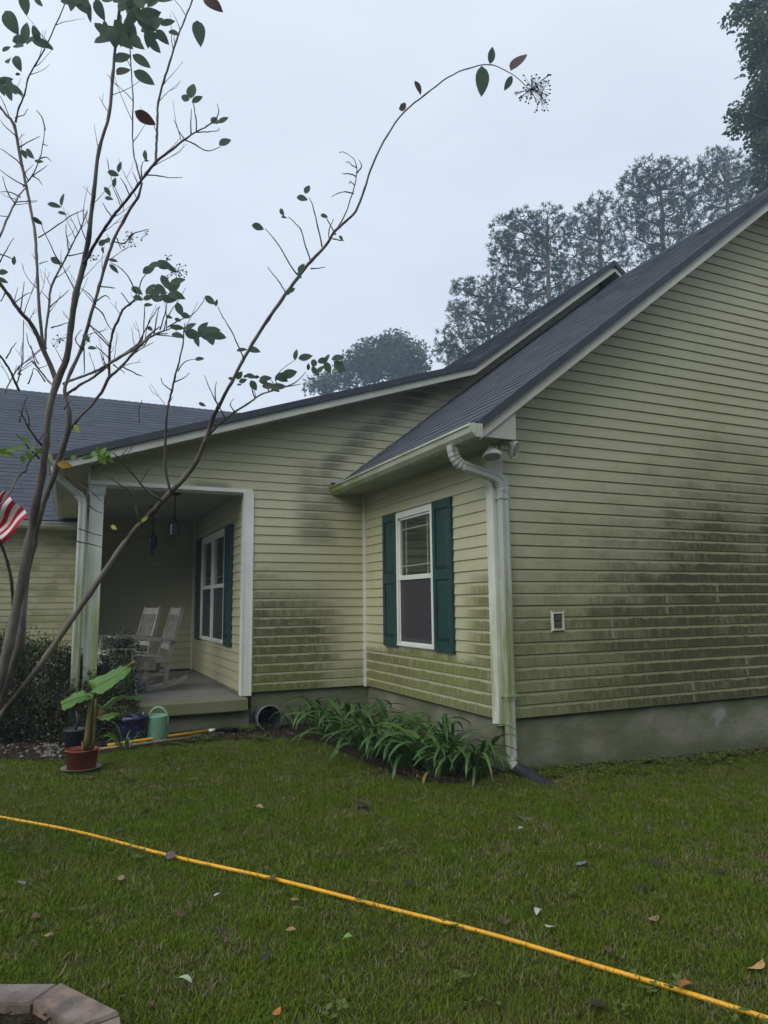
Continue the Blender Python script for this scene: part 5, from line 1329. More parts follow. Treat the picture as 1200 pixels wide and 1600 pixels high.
# ---- rockers on the porch
M_white = plain('weathered_white_wood', (.34, .335, .31), (.24, .235, .21), 9, .6, .3)
M_greyw = plain('weathered_grey_wood', (.27, .255, .225), (.19, .18, .155), 9, .65, .3)
M_seat = plain('dark_cushion', (.045, .042, .036), (.035, .034, .03), 6, .9, .1)
def rocker_chair(loc, rz, mat, label, sc=1.0, slat_mat=None):
    t = empty('rocking_chair', loc, label, 'rocking chair', 'rocking chairs on the porch', rz); t.scale = (sc, sc, sc)
    def p(mb, nm, mt=mat):
        o = _ob(mb, nm, mt, None); o.parent = t; return o
    w_ = .225
    for s_ in (-1, 1):
        y = s_*w_
        pts = [Vector((-.46+.92*i/14, y, .022 + 1.05*((-.46+.92*i/14)*1.0)**2*.55)) for i in range(15)]
        mb = MB(); mb.sweep([(-.013, -.02), (.013, -.02), (.013, .02), (-.013, .02)], pts, [(Vector((0, 1, 0)), Vector((0, 0, 1)))]*15); p(mb, 'rocker')
        p(MB().bar((.235, y, .05), (.215, y, .58), .036, .04, (1, 0, 0)), 'leg')
        p(MB().bar((-.20, y, .05), (-.245, y, .42), .036, .045, (1, 0, 0)), 'leg')
        p(MB().bar((-.245, y, .40), (-.385, y*.96, .965), .032, .045, (1, 0, 0)), 'back_post')
        p(MB().bar((.30, y*1.06, .595), (-.30, y*1.04, .575), .075, .022, (0, 0, 1)), 'arm')
        p(MB().bar((.222, y, .20), (-.205, y, .18), .022, .026, (0, 0, 1)), 'stretcher')
        p(MB().bar((.22, y, .375), (-.24, y, .335), .026, .05, (0, 0, 1)), 'seat_rail')
    for x, z in ((.225, .26), (-.205, .24)): p(MB().bar((x, -w_, z), (x, w_, z), .022, .024, (1, 0, 0)), 'stretcher')
    p(MB().bar((.235, -w_, .375), (.235, w_, .375), .03, .055, (1, 0, 0)), 'seat_rail')
    for i in range(8):
        x = .215-i*.061; z = .402-i*.0052; p(MB().bar((x, -w_+.005, z), (x, w_-.005, z), .050, .016, (0, 0, 1)), 'seat_slat')
    def bk(f): return Vector((-.245-.140*f, 0, .40+.565*f))
    for f, h in ((.90, .085), (.155, .06)):
        c = bk(f); dz = Vector((-.14, 0, .565)).normalized()
        p(MB().bar(c+Vector((.004, -w_+.01, 0)), c+Vector((.004, w_-.01, 0)), h, .022, Vector((1, 0, .25))), 'back_rail')
    for i in range(7):
        y = -.168+i*.056; a = bk(.19); b = bk(.86)
        p(MB().bar(a+Vector((.006, y, 0)), b+Vector((.006, y*.98, 0)), .021, .012, (1, 0, 0)), 'back_slat', slat_mat or mat)
    return t
FLZ = -.033
rocker_chair((-2.38, 3.95, FLZ), rad(187), M_greyw, 'weathered greyish rocking chair nearer the porch edge, narrow slats in its back')
rocker_chair((-2.53, 4.95, FLZ), rad(199), M_white, 'whiter rocking chair standing further back, its tall back turned toward the lawn', 1.0, M_white)
# plant stand with a trailing plant beside the rockers
ps = (-2.66, 3.62, FLZ); t = empty('plant_stand', ps, 'small whitish slatted stand crowded with a dark plant left of the rocking chairs', 'plant stand'); f_ = sub_of(t, ps)
for dx, dy in ((-.13, -.13), (.13, -.13), (.13, .13), (-.13, .13)): f_(MB().bar((ps[0]+dx*1.25, ps[1]+dy*1.25, FLZ), (ps[0]+dx*.8, ps[1]+dy*.8, .46), .02, .02, (1, 0, 0)), 'leg', M_greyw)
for zz in (.12, .30, .46):
    for i in range(4): f_(MB().box(ps[0]-.15, ps[0]+.15, ps[1]-.14+i*.075, ps[1]-.09+i*.075, zz, zz+.014), 'shelf_slat', M_white)
m = MB(); rr = random.Random(3)
for i in range(900):
    p_ = Vector((ps[0]+rr.gauss(0, .10), ps[1]+rr.gauss(0, .09), .52+rr.gauss(0, .07))) if i < 500 else Vector((ps[0]+rr.gauss(0, .12), ps[1]-.12+rr.gauss(0, .04), rr.uniform(.05, .5)))
    d = Vector((rr.uniform(-1, 1), rr.uniform(-1, 1), rr.uniform(-1, .5))).normalized(); q = d.orthogonal()*.008; L_ = rr.uniform(.02, .045)
    m.add([p_, p_+d*L_*.5+q, p_+d*L_, p_+d*L_*.5-q], [(0,1,2,3)])
f_(m, 'foliage', leafy('stand_plant_leaf', (.02, .04, .02), (.05, .07, .03), .5, .15), recalc=False)
f_(MB().lathe([(.0, .475), (.07, .475), (.095, .58), (.085, .58), (.07, .56), (.0, .56)], 16, (ps[0], ps[1], 0)), 'pot', M_seat)
# grey stone figure at the rocker's foot
go_ = Vector((-2.47, 3.72, FLZ)); t = empty('garden_ornament', go_, 'small pale grey rounded stone ornament on the porch floor beside the nearer rocker', 'ornament'); f_ = sub_of(t, go_)
M_stone = plain('pale_stone', (.22, .21, .20), (.14, .135, .125), 14, .85, .2, bumpv=(30, .5, .01))
def blob(mb, c, r, seed=0, n1=14, n2=9, amp=.12):
    c = Vector(c); vs = []; fs = []
    for j in range(n2+1):
        ph = math.pi*j/n2
        for i in range(n1):
            a = 2*math.pi*i/n1; d = Vector((math.cos(a)*math.sin(ph), math.sin(a)*math.sin(ph), math.cos(ph))); k_ = 1+amp*mnoise.noise(d*2+Vector((seed, 0, 0)))
            vs.append(c+Vector((d.x*r[0], d.y*r[1], d.z*r[2]))*k_)
    for j in range(n2):
        for i in range(n1): i2 = (i+1) % n1; fs.append((j*n1+i, j*n1+i2, (j+1)*n1+i2, (j+1)*n1+i))
    return mb.add(vs, fs, True)
f_(blob(MB(), go_+Vector((0, 0, .05)), (.10, .08, .06), 1), 'body', M_stone); f_(blob(MB(), go_+Vector((.05, -.02, .10)), (.055, .05, .05), 2), 'head', M_stone); f_(blob(MB(), go_+Vector((-.12, -.02, .025)), (.06, .04, .03), 3), 'foot', M_stone)

# ---- hanging lanterns
M_iron = plain('dark_iron', (.012, .013, .018), (.02, .02, .024), 20, .5, .4)
M_lglass = plain('lantern_glass', (.07, .075, .075), (.05, .055, .055), 9, .15, .6)
def lantern(x, y, zc, label, sc=1.0):
    """zc = height of the body's middle"""
    loc = (x, y, 2.24); t = empty('hanging_lantern', loc, label, 'lantern', 'lanterns hanging from the porch ceiling'); f_ = sub_of(t, loc); c = (x, y, 0)
    f_(MB().lathe([(0, 2.24), (.065, 2.24), (.065, 2.228), (.03, 2.215), (0, 2.212)], 20, c), 'canopy', M_iron)
    f_(MB().tube([(x, y, 2.22), (x, y, zc+.13*sc)], .006, 8), 'rod', M_iron)
    f_(MB().lathe([(0, zc+.145*sc), (.012*sc, zc+.14*sc), (.022*sc, zc+.115*sc), (.052*sc, zc+.085*sc), (.068*sc, zc+.070*sc), (.066*sc, zc+.062*sc), (0, zc+.060*sc)], 6, c, False), 'cap', M_iron)
    f_(MB().lathe([(.050*sc, zc+.060*sc), (.046*sc, zc-.055*sc)], 6, c, False), 'glass', M_lglass)
    for k_ in range(6):
        a = k_*math.pi/3; f_(MB().bar((x+.054*sc*math.cos(a), y+.054*sc*math.sin(a), zc+.062*sc), (x+.050*sc*math.cos(a), y+.050*sc*math.sin(a), zc-.058*sc), .008, .008, (1, 0, 0)), 'cage_bar', M_iron)
    f_(MB().lathe([(0, zc-.052*sc), (.056*sc, zc-.052*sc), (.060*sc, zc-.064*sc), (.040*sc, zc-.085*sc), (.014*sc, zc-.100*sc), (.010*sc, zc-.13*sc), (.014*sc, zc-.14*sc), (0, zc-.16*sc)], 6, c, False), 'finial', M_iron)
lantern(-2.146, 3.385, 1.815, 'nearer and larger dark iron lantern hanging on a long rod under the porch ceiling', 1.05)
lantern(-2.262, 4.55, 1.758, 'farther dark iron lantern hanging lower in the picture, left of the nearer one', 1.0)

# ---- flag on a pole at the left
M_fw = plain('flag_white', (.72, .72, .72), (.62, .62, .63), 9, .7, .2); M_fr = plain('flag_red', (.50, .012, .03), (.42, .010, .025), 9, .7, .2); M_fb = plain('flag_blue', (.012, .025, .11), (.010, .02, .09), 9, .7, .2)
fl0 = at(-62, 905, 5.6); t = empty('flag', fl0, 'red, white and blue striped flag hanging at the left edge beside the tree stems', 'flag'); f_ = sub_of(t, fl0)
A0 = at(22, 781, 5.6); A1 = at(44, 806, 5.6)   # fly edge, top to bottom (drapes towards us)
along = (at(-8, 815, 5.6)-at(22, 781, 5.6)).normalized(); across = (A1-A0); across = across.normalized(); nrm = along.cross(across).normalized()
Wf = 13*.0212
def fpt(s_, t__):   # s: metres from fly edge towards the hoist, t: 0..1 across the stripes
    k13 = t__*13; w_ = ((k13*.007 if k13 < 6 else .042+(k13-6)*.034)-.280)*(1-.12*math.sin(s_*7)**2)
    return A1 + along*s_ + across*w_ + across*(.05*s_*math.sin(s_*6+1)) + nrm*(.030*math.sin(t__*13+s_*9)+.015*math.sin(s_*23)) + nrm*.02*s_
Wst = 1/13
for k_ in range(13):
    blue = k_ < 7
    zlim = .10
    L1f, L0f = .70, 0.0
    sb = .10 if k_ < 4 else (.22 if blue else 9)
    m = MB(); n = 26; vs = []
    rng = [i/n*L1f for i in range(n+1)]
    for s_ in rng: 
        for j in range(3): vs.append(fpt(s_, (k_+j/2)*Wst))
    fs = [(i*3+j, i*3+j+1, (i+1)*3+j+1, (i+1)*3+j) for i in range(n) for j in range(2) if not (blue and rng[i] > .10)]
    m.add(vs, fs, True); f_(m, 'stripe', M_fr if k_ % 2 == 0 else M_fw, recalc=False)
m = MB(); vs = []; n = 14
for i in range(n+1):
    for j in range(15): vs.append(fpt(.09+.60*i/n, j/14*7/13))
m.add(vs, [(i*15+j, i*15+j+1, (i+1)*15+j+1, (i+1)*15+j) for i in range(n) for j in range(14)], True); ct = f_(m, 'canton', M_fb, recalc=False)
m = MB()
for a in range(9):
    for b in range(6 if a % 2 == 0 else 5):
        s_ = .10+.58*(a+.6)/9.4; tt = (b+.5+(0 if a % 2 == 0 else .5))/6*7/13; c_ = fpt(s_, tt)+nrm*(-.003 if (CP-fpt(s_, tt)).dot(nrm) < 0 else .003); vs = [c_]
        for q in range(10):
            an = q*math.pi/5; rr_ = .010 if q % 2 == 0 else .004; vs.append(c_+along*rr_*math.cos(an)+across*rr_*math.sin(an))
        m.add(vs, [(0, 1+q, 1+(q+1) % 10) for q in range(10)])
o = f_(m, 'stars', M_fw, recalc=False); o['kind'] = 'stuff'
hoist = fpt(.70, 0); hoist2 = fpt(.70, 1)
f_(MB().tube([hoist+(hoist-hoist2).normalized()*.10, hoist2+(hoist2-hoist).normalized()*.05+Vector((-.1, 0, 0)), Vector((hoist2.x-1.3, hoist2.y+.1, gz(hoist2.x, hoist2.y)))], .011, 8), 'pole', M_greyw)

# ---- potted banana plant on its saucer
M_pot = plain('terracotta_red_plastic', (.26, .045, .022), (.21, .04, .02), 5, .45, .4)
M_sauc = plain('grey_saucer', (.27, .27, .25), (.20, .20, .18), 7, .6, .3)
M_psoil = plain('potting_soil', (.016, .012, .009), (.03, .024, .018), 40, .95, .1)
M_ban = NG('banana_leaf'); _c = M_ban.mix(M_ban.smooth(M_ban.noise(6, 4, .6), .3, .7), (.075, .20, .035), (.125, .27, .055)); _c = M_ban.mix(M_ban.mul(M_ban.smooth(M_ban.noise(9, 3, .6), .60, .72), .6), _c, (.26, .25, .07)); M_ban.fin(_c, .42, .4)
_tl = M_ban.n('ShaderNodeBsdfTranslucent'); M_ban.set(_tl.inputs['Color'], _c); _mx = M_ban.n('ShaderNodeMixShader'); _mx.inputs[0].default_value = .35
M_ban.t.links.new(M_ban.b.outputs[0], _mx.inputs[1]); M_ban.t.links.new(_tl.outputs[0], _mx.inputs[2]); M_ban.t.links.new(_mx.outputs[0], M_ban.out.inputs[0]); M_ban = M_ban.m
M_bstem = plain('banana_stem', (.12, .15, .045), (.18, .13, .05), 14, .5, .3); M_brn = plain('withered_leaf', (.30, .16, .05), (.20, .12, .05), 20, .8, .2)
pg = ground_at(127, 1206); pb_ = Vector((pg.x, pg.y, hgt(pg.x, pg.y))); dB = (pb_-CP).dot(FW)
t = empty('potted_banana_plant', pb_, 'banana plant with torn green leaves in a brick-red pot on a grey saucer', 'potted plant'); f_ = sub_of(t, pb_); c = tuple(pb_)
kP = .78
def lz(prof, n=36): return MB().lathe([(r_*kP, z_*kP*.92) for r_, z_ in prof], n, c)
f_(lz([(0, .006), (.150, .006), (.185, .050), (.190, .052), (.178, .052), (.145, .016), (0, .016)]), 'saucer', M_sauc)
f_(lz([(0, .020), (.135, .020), (.150, .225), (.156, .226), (.156, .240), (.146, .240), (.142, .20), (0, .20)]), 'pot', M_pot)
f_(lz([(0, .212), (.143, .205)], 20), 'soil', M_psoil)
def bpt(x, y, dd=0): return at(x, y, dB+dd)
f_(MB().tube([bpt(133, 1177), bpt(137, 1150), bpt(140, 1120), bpt(143, 1095), bpt(146, 1084)], [.027, .024, .022, .019, .014], 10), 'stem', M_bstem)
f_(MB().tube([bpt(142, 1178, .03), bpt(147, 1150, .02), bpt(148, 1118, .02), bpt(150, 1092)], [.017, .016, .014, .010], 8), 'stem', M_bstem)
f_(MB().tube([bpt(129, 1180, -.03), bpt(130, 1168, -.03), bpt(128, 1158, -.03)], [.010, .009, .004], 6), 'sprout', M_bstem)
def ribbon(mid_, wid, mat, name='leaf', fold=.0, ruf=.0028, seed=0, tears=0):
    """mid_: list of (x,y,dd); wid: list of ((dx,dy,dd) upper, (dx,dy,dd) lower) pixel offsets of the two margins"""
    m = MB(); vs = []; rr = random.Random(seed); n = len(mid_); sub = 5; rows = []
    for i in range(n-1):
        for s_ in range(sub if i < n-2 else sub+1):
            tt = s_/sub; L_ = lambda a, b: tuple(p_*(1-tt)+q_*tt for p_, q_ in zip(a, b))
            mm = L_(mid_[i], mid_[i+1]); u_ = L_(wid[i][0], wid[i+1][0]); l_ = L_(wid[i][1], wid[i+1][1])
            row = []
            for k_ in (-1, -.66, -.33, 0, .33, .66, 1):
                o_ = u_ if k_ < 0 else l_; a = abs(k_); P_ = bpt(mm[0]+o_[0]*a, mm[1]+o_[1]*a, mm[2]+o_[2]*a)
                P_ = P_ + Vector((rr.uniform(-1, 1), rr.uniform(-1, 1), rr.uniform(-1, 1)))*ruf*a + UP*ruf*1.5*math.sin((i*sub+s_)*1.3)*a
                row.append(P_)
            rows.append(row)
    for r_ in rows: vs += r_
    fs = [(i*7+j, i*7+j+1, (i+1)*7+j+1, (i+1)*7+j) for i in range(len(rows)-1) for j in range(6)]
    m.add(vs, fs, True); lf = f_(m, name, mat, recalc=False)
    r2 = f_(MB().tube([bpt(*q) for q in mid_], [.007*(1-.6*i/(n-1)) for i in range(n)], 6), 'midrib', M_bstem); r2.parent = lf; r2.location = (0, 0, 0)
    return lf
ribbon([(147,1086,0),(152,1072,-.03),(165,1064,-.05),(180,1056,-.03),(193,1047,0),(203,1041,.04)], [((0,-3,0),(0,3,0)),((-14,-8,.05),(-12,10,-.08)),((-16,-4,.10),(-4,20,-.10)),((-6,-8,.12),(4,10,-.10)),((-6,-6,.12),(6,8,-.08)),((-2,-2,.05),(3,3,0))], M_ban, seed=1)
ribbon([(198,1046,.02),(201,1052,.02),(200,1060,.01),(198,1067,.0)], [((-3,-2,0),(4,0,0)),((-8,-1,0),(5,0,.03)),((-8,0,0),(3,0,.03)),((-3,0,0),(1,0,0))], M_ban, seed=2)
ribbon([(146,1088,0),(135,1087,-.02),(122,1090,-.05),(108,1095,-.08),(96,1101,-.10)], [((0,-2,0),(0,3,0)),((-4,-8,.08),(0,7,-.04)),((-6,-8,.12),(-2,9,-.06)),((-2,-5,.12),(0,12,-.06)),((-2,-5,.08),(1,9,-.02))], M_ban, seed=3)
ribbon([(152,1112,.02),(165,1104,.04),(178,1093,.08),(190,1087,.10),(206,1090,.12),(220,1090,.14),(230,1087,.15)], [((0,-1,0),(0,2,0)),((-2,-3,.04),(3,4,0)),((-3,-3,.06),(2,4,-.02)),((0,-1,.06),(2,3,-.02)),((2,-2,.06),(0,3,-.03)),((0,-2,.05),(0,3,-.02)),((0,0,0),(0,1,0))], M_ban, seed=4)
ribbon([(150,1121,0),(160,1120,-.02),(172,1118,-.03),(182,1115,-.02),(190,1116,.0),(197,1121,.02)], [((0,-1,0),(0,2,0)),((2,-4,.05),(2,6,-.03)),((2,-5,.06),(0,7,-.04)),((0,-2,.06),(-2,4,-.02)),((2,-1,.05),(-1,3,0)),((0,0,0),(0,1,0))], M_ban, seed=5)
ribbon([(150,1090,0),(158,1083,.0),(166,1076,.0),(171,1070,.0)], [((-2,-2,0),(2,2,0)),((-3,-2,.03),(3,2,0)),((-4,-2,.03),(4,3,0)),((-1,-1,0),(1,1,0))], M_brn, 'withered_leaf', seed=6)
ribbon([(150,1100,.01),(158,1104,.01),(160,1110,.0),(154,1117,0)], [((-2,-2,0),(2,2,0)),((-3,-2,.03),(3,4,0)),((-4,0,.03),(3,3,0)),((-2,0,0),(1,1,0))], M_brn, 'withered_leaf', seed=7)
ribbon([(199,1041,.03),(205,1037,.03),(210,1034,.03),(214,1035,.03)], [((0,-1,0),(0,2,0)),((0,-2,.02),(0,3,0)),((0,-2,.0),(0,2,0)),((0,0,0),(0,1,0))], M_brn, 'withered_leaf', seed=8)

# ---- mint watering can, blue pot, small grey pot
M_mint = plain('mint_green_plastic', (.20, .38, .27), (.17, .33, .235), 3, .4, .4)
wc = ground_at(244, 1158); wc.z = hgt(wc.x, wc.y)+.02; kk = (wc-CP).dot(FW)/FPX
t = empty('watering_can', wc, 'mint green plastic watering can with a looped handle beside the dark blue pot', 'watering can'); f_ = sub_of(t, wc); c = tuple(wc)
f_(MB().lathe([(0, .0), (.112, .0), (.116, .01), (.104, .215), (.106, .222), (.100, .228), (.094, .222), (.100, .205), (0, .16)], 32, c), 'body', M_mint)
X_ = RT.copy(); X_.z = 0; X_.normalize(); Zu = Vector((0, 0, 1))
def wp(a, b, dz=0): return wc + X_*a + Zu*b
pts, rs = smoothpath([(wp(-.075, .215), .010), (wp(-.055, .262), .010), (wp(-.01, .298), .010), (wp(.045, .292), .011), (wp(.092, .245), .011), (wp(.108, .17), .011), (wp(.095, .10), .011), (wp(.085, .07), .010)], 5)
f_(MB().tube(pts, rs, 8), 'handle', M_mint)
pts, rs = smoothpath([(wp(-.085, .045), .020), (wp(-.112, .12), .015), (wp(-.118, .20), .012), (wp(-.128, .238), .010), (wp(-.140, .250), .012)], 5)
f_(MB().tube(pts, rs, 8), 'spout', M_mint)
bp = ground_at(209, 1161); bp.z = hgt(bp.x, bp.y)+.01; t = empty('blue_pot', bp, 'dark blue glazed pot with worn pale marks, standing against the porch slab', 'pot'); f_ = sub_of(t, bp); c = tuple(bp)
M_blue = NG('blue_glaze'); _c = M_blue.mix(M_blue.smooth(M_blue.noise(16, 4, .65), .57, .66), (.010, .013, .045), (.10, .11, .14)); M_blue = M_blue.fin(_c, .25, .5)
f_(MB().lathe([(0, 0), (.095, 0), (.112, .03), (.122, .13), (.118, .20), (.128, .205), (.130, .245), (.120, .248), (.108, .20), (0, .19)], 32, c), 'body', M_blue)
f_(MB().lathe([(0, .215), (.112, .21)], 16, c), 'soil', M_psoil)
gp = ground_at(116, 1172); gp.z = hgt(gp.x, gp.y)+.01; t = empty('grey_pot', gp, 'small dark grey nursery pot half hidden under the bush behind the red pot', 'pot'); f_ = sub_of(t, gp); c = tuple(gp)
M_dg = plain('dark_grey_plastic', (.035, .038, .042), (.05, .052, .055), 9, .5, .4)
f_(MB().lathe([(0, 0), (.075, 0), (.092, .16), (.098, .162), (.098, .18), (.088, .18), (.084, .15), (0, .14)], 24, c), 'body', M_dg)
f_(MB().tube([Vector(c)+Vector((0, 0, .14)), Vector(c)+Vector((.02, 0, .26)), Vector(c)+Vector((.0, 0, .33))], [.014, .012, .006], 8), 'stub', M_dg)

# ---- long-handled tools lying at the bed's edge
M_yel = plain('yellow_fibreglass', (.62, .34, .02), (.55, .30, .02), 6, .35, .4); M_tan = plain('worn_wood_handle', (.34, .25, .14), (.26, .20, .12), 12, .6, .3); M_steel = plain('grey_steel', (.16, .165, .165), (.10, .105, .105), 12, .4, .4, metal=.3)
def gp3(x, y, h): q = ground_at(x, y); return Vector((q.x, q.y, hgt(q.x, q.y)+h))
a0 = gp3(168, 1170, .035); a1 = gp3(336, 1149, .05); t = empty('shovel', a0, 'long-handled tool with a bright yellow shaft and black head lying by the bed', 'shovel'); f_ = sub_of(t, a0)
f_(MB().tube([a0, a0.lerp(a1, .5)+Vector((0, 0, .004)), a0.lerp(a1, .93)], [.0145, .015, .0165], 10), 'shaft', M_yel); f_(MB().tube([a0.lerp(a1, .93), a1], .0172, 10), 'ferrule', M_trimc)
hd_ = (a1-a0).normalized(); sd_ = hd_.cross(Vector((0, 0, 1))).normalized()
m = MB(); pr = [(0, .018), (.05, .03), (.09, .075), (.17, .085), (.24, .06), (.28, .0)]
vs = []
for u_, v_ in pr:
    for k_ in (-1, 0, 1): vs.append(a1+hd_*(u_-.02)+sd_*v_*k_+Vector((0, 0, -.010+(.014 if k_ else -.004)-u_*.08)))
for u_, v_ in pr:
    for k_ in (-1, 0, 1): vs.append(a1+hd_*(u_-.02)+sd_*v_*k_+Vector((0, 0, -.004+(.014 if k_ else -.004)-u_*.08)))
fs = []
for i in range(len(pr)-1):
    for j in range(2): a = i*3+j; fs += [(a, a+1, a+4, a+3), (18+a, 18+a+3, 18+a+4, 18+a+1)]
m.add(vs, fs, True); f_(m, 'blade', M_blackp, recalc=False); f_(MB().tube([a1-hd_*.01, a1+hd_*.08+Vector((0, 0, -.004))], [.018, .013], 8), 'socket', M_blackp)
b0 = gp3(146, 1175, .022); b1 = gp3(296, 1158, .030); t = empty('hoe', b0, 'old tool with a dull wooden handle and curved steel neck lying below the yellow shaft', 'hoe'); f_ = sub_of(t, b0)
f_(MB().tube([b0, b1], [.0135, .0145], 10), 'shaft', M_tan)
hd2 = (b1-b0).normalized(); s2 = hd2.cross(Vector((0, 0, 1))).normalized()
pts, rs = smoothpath([(b1-hd2*.02, .012), (b1+hd2*.08+Vector((0, 0, .015)), .008), (b1+hd2*.15+Vector((0, 0, .012)), .007), (b1+hd2*.19+Vector((0, 0, -.005)), .007)], 4); f_(MB().tube(pts, rs, 8), 'neck', M_steel)
hb = b1+hd2*.20+Vector((0, 0, -.002)); m = MB(); m.bar(hb-s2*.0, hb+hd2*.16+Vector((0, 0, .012)), .075, .012, (0, 0, 1)); f_(m, 'blade', M_dg)

# ---- bucket on its side
bc = gp3(419, 1148, .13); bc = on_plane(419, 1133, 1, 2.55); bc.z = gz(bc.x, bc.y)+.135
t = empty('bucket', bc-Vector((0, 0, .13)), 'pale grey bucket lying on its side with its dark open mouth toward the lawn', 'bucket'); f_ = sub_of(t, bc-Vector((0, 0, .13)))
M_bko = plain('grey_bucket', (.20, .225, .25), (.15, .17, .19), 6, .45, .4); M_bki = plain('bucket_inside', (.022, .024, .027), (.03, .032, .035), 6, .6, .3)
ax_ = (CP-bc); ax_.z = 0; ax_.normalize(); ax_ = (Matrix.Rotation(rad(17), 3, 'Z') @ ax_); q = (ax_+Vector((0, 0, .03))).to_track_quat('Z', 'Y').to_matrix()
f_(MB().lathe([(0, -.24), (.105, -.24), (.128, .03), (.135, .032), (.135, .045), (.127, .045)], 32, tuple(bc), True, q), 'body', M_bko, recalc=False)
f_(MB().lathe([(.127, .0455), (.124, .03), (.102, -.232), (0, -.232)], 32, tuple(bc), True, q), 'lining', M_bki, recalc=False)
pts = [bc + q @ Vector((.132*math.cos(a), .132*math.sin(a)*.97, .035-.10*math.sin(a))) for a in [math.pi*(1+i/16) for i in range(17)]]
f_(MB().tube(pts, .003, 6), 'bail_handle', M_steel)

# ---- paver ring at the lower left
def paver_mat():
    g = NG('concrete_paver'); c = g.mix(g.rnd(), (.25, .18, .14), (.20, .165, .135)); c = g.mix(g.smooth(g.noise(12, 5, .65), .4, .65), c, (.12, .10, .09)); c = g.mix(g.mul(g.smooth(g.noise(4, 3, .5), .55, .7), .5), c, (.26, .255, .24))
    g.bump(g.noise(60, 5, .7), .5, .006); return g.fin(c, .85, .2)
M_pav = paver_mat()
ring = empty('paver_ring', (RING_C.x, RING_C.y, gz(RING_C.x, RING_C.y)), 'raised ring of brownish trapezoid concrete pavers around dark mulch in the near corner', 'planter'); f_ = sub_of(ring, ring.location)
for i in range(len(corners)):
    a, b = corners[i], corners[(i+1) % len(corners)]; ia = cen + (a-cen)*(1-.108/RR); ib = cen + (b-cen)*(1-.108/RR)
    dv = (b-a).normalized()*.006; di = (ib-ia).normalized()*.006; dz = R.uniform(-.006, .006); b_ = .008
    P = [a+dv, b-dv, ib-di, ia+di]; mc = sum(P, Vector((0, 0, 0)))/4; m = MB(); vs = []
    for (zz, k_) in ((z_r-.14, 1), (z_r-b_+dz, 1), (z_r+dz, .955)):
        for p_ in P: v = mc+(p_-mc)*k_; vs.append((v.x, v.y, zz+R.uniform(-.001, .001)))
    m.add(vs, [(3,2,1,0)] + [(r_*4+j, r_*4+(j+1) % 4, r_*4+4+(j+1) % 4, r_*4+4+j) for r_ in range(2) for j in range(4)] + [(8,9,10,11)])
    f_(m, 'paver', M_pav)
m = MB(); n = 24; vs = [(cen.x, cen.y, z_r-.03)]; fs = []
for k_ in range(1, 9):
    for i in range(n):
        a = 2*math.pi*i/n; r_ = (RR-.10)*k_/8; x, y = cen.x+r_*math.cos(a), cen.y+r_*math.sin(a); vs.append((x, y, z_r-.035+.022*mnoise.noise(Vector((x*14, y*14, 0)))))
for i in range(n): fs.append((0, 1+i, 1+(i+1) % n))
for k_ in range(7):
    for i in range(n): a = 1+k_*n; fs.append((a+i, a+n+i, a+n+(i+1) % n, a+(i+1) % n))
f_(MB().add(vs, fs, True), 'mulch_fill', M_mulch, recalc=False)
m = MB()
for i in range(500):
    a = R.uniform(0, 6.28); r_ = (RR-.13)*math.sqrt(R.random()); x, y = cen.x+r_*math.cos(a), cen.y+r_*math.sin(a); p_ = Vector((x, y, z_r-.018+R.uniform(-.006, .010))); d = Vector((R.uniform(-1, 1), R.uniform(-1, 1), R.uniform(-.2, .3))).normalized(); L_ = R.uniform(.01, .035)
    m.bar(p_, p_+d*L_, R.uniform(.003, .009), .003)
o = f_(m, 'bark_chips', M_mulch); o['kind'] = 'stuff'

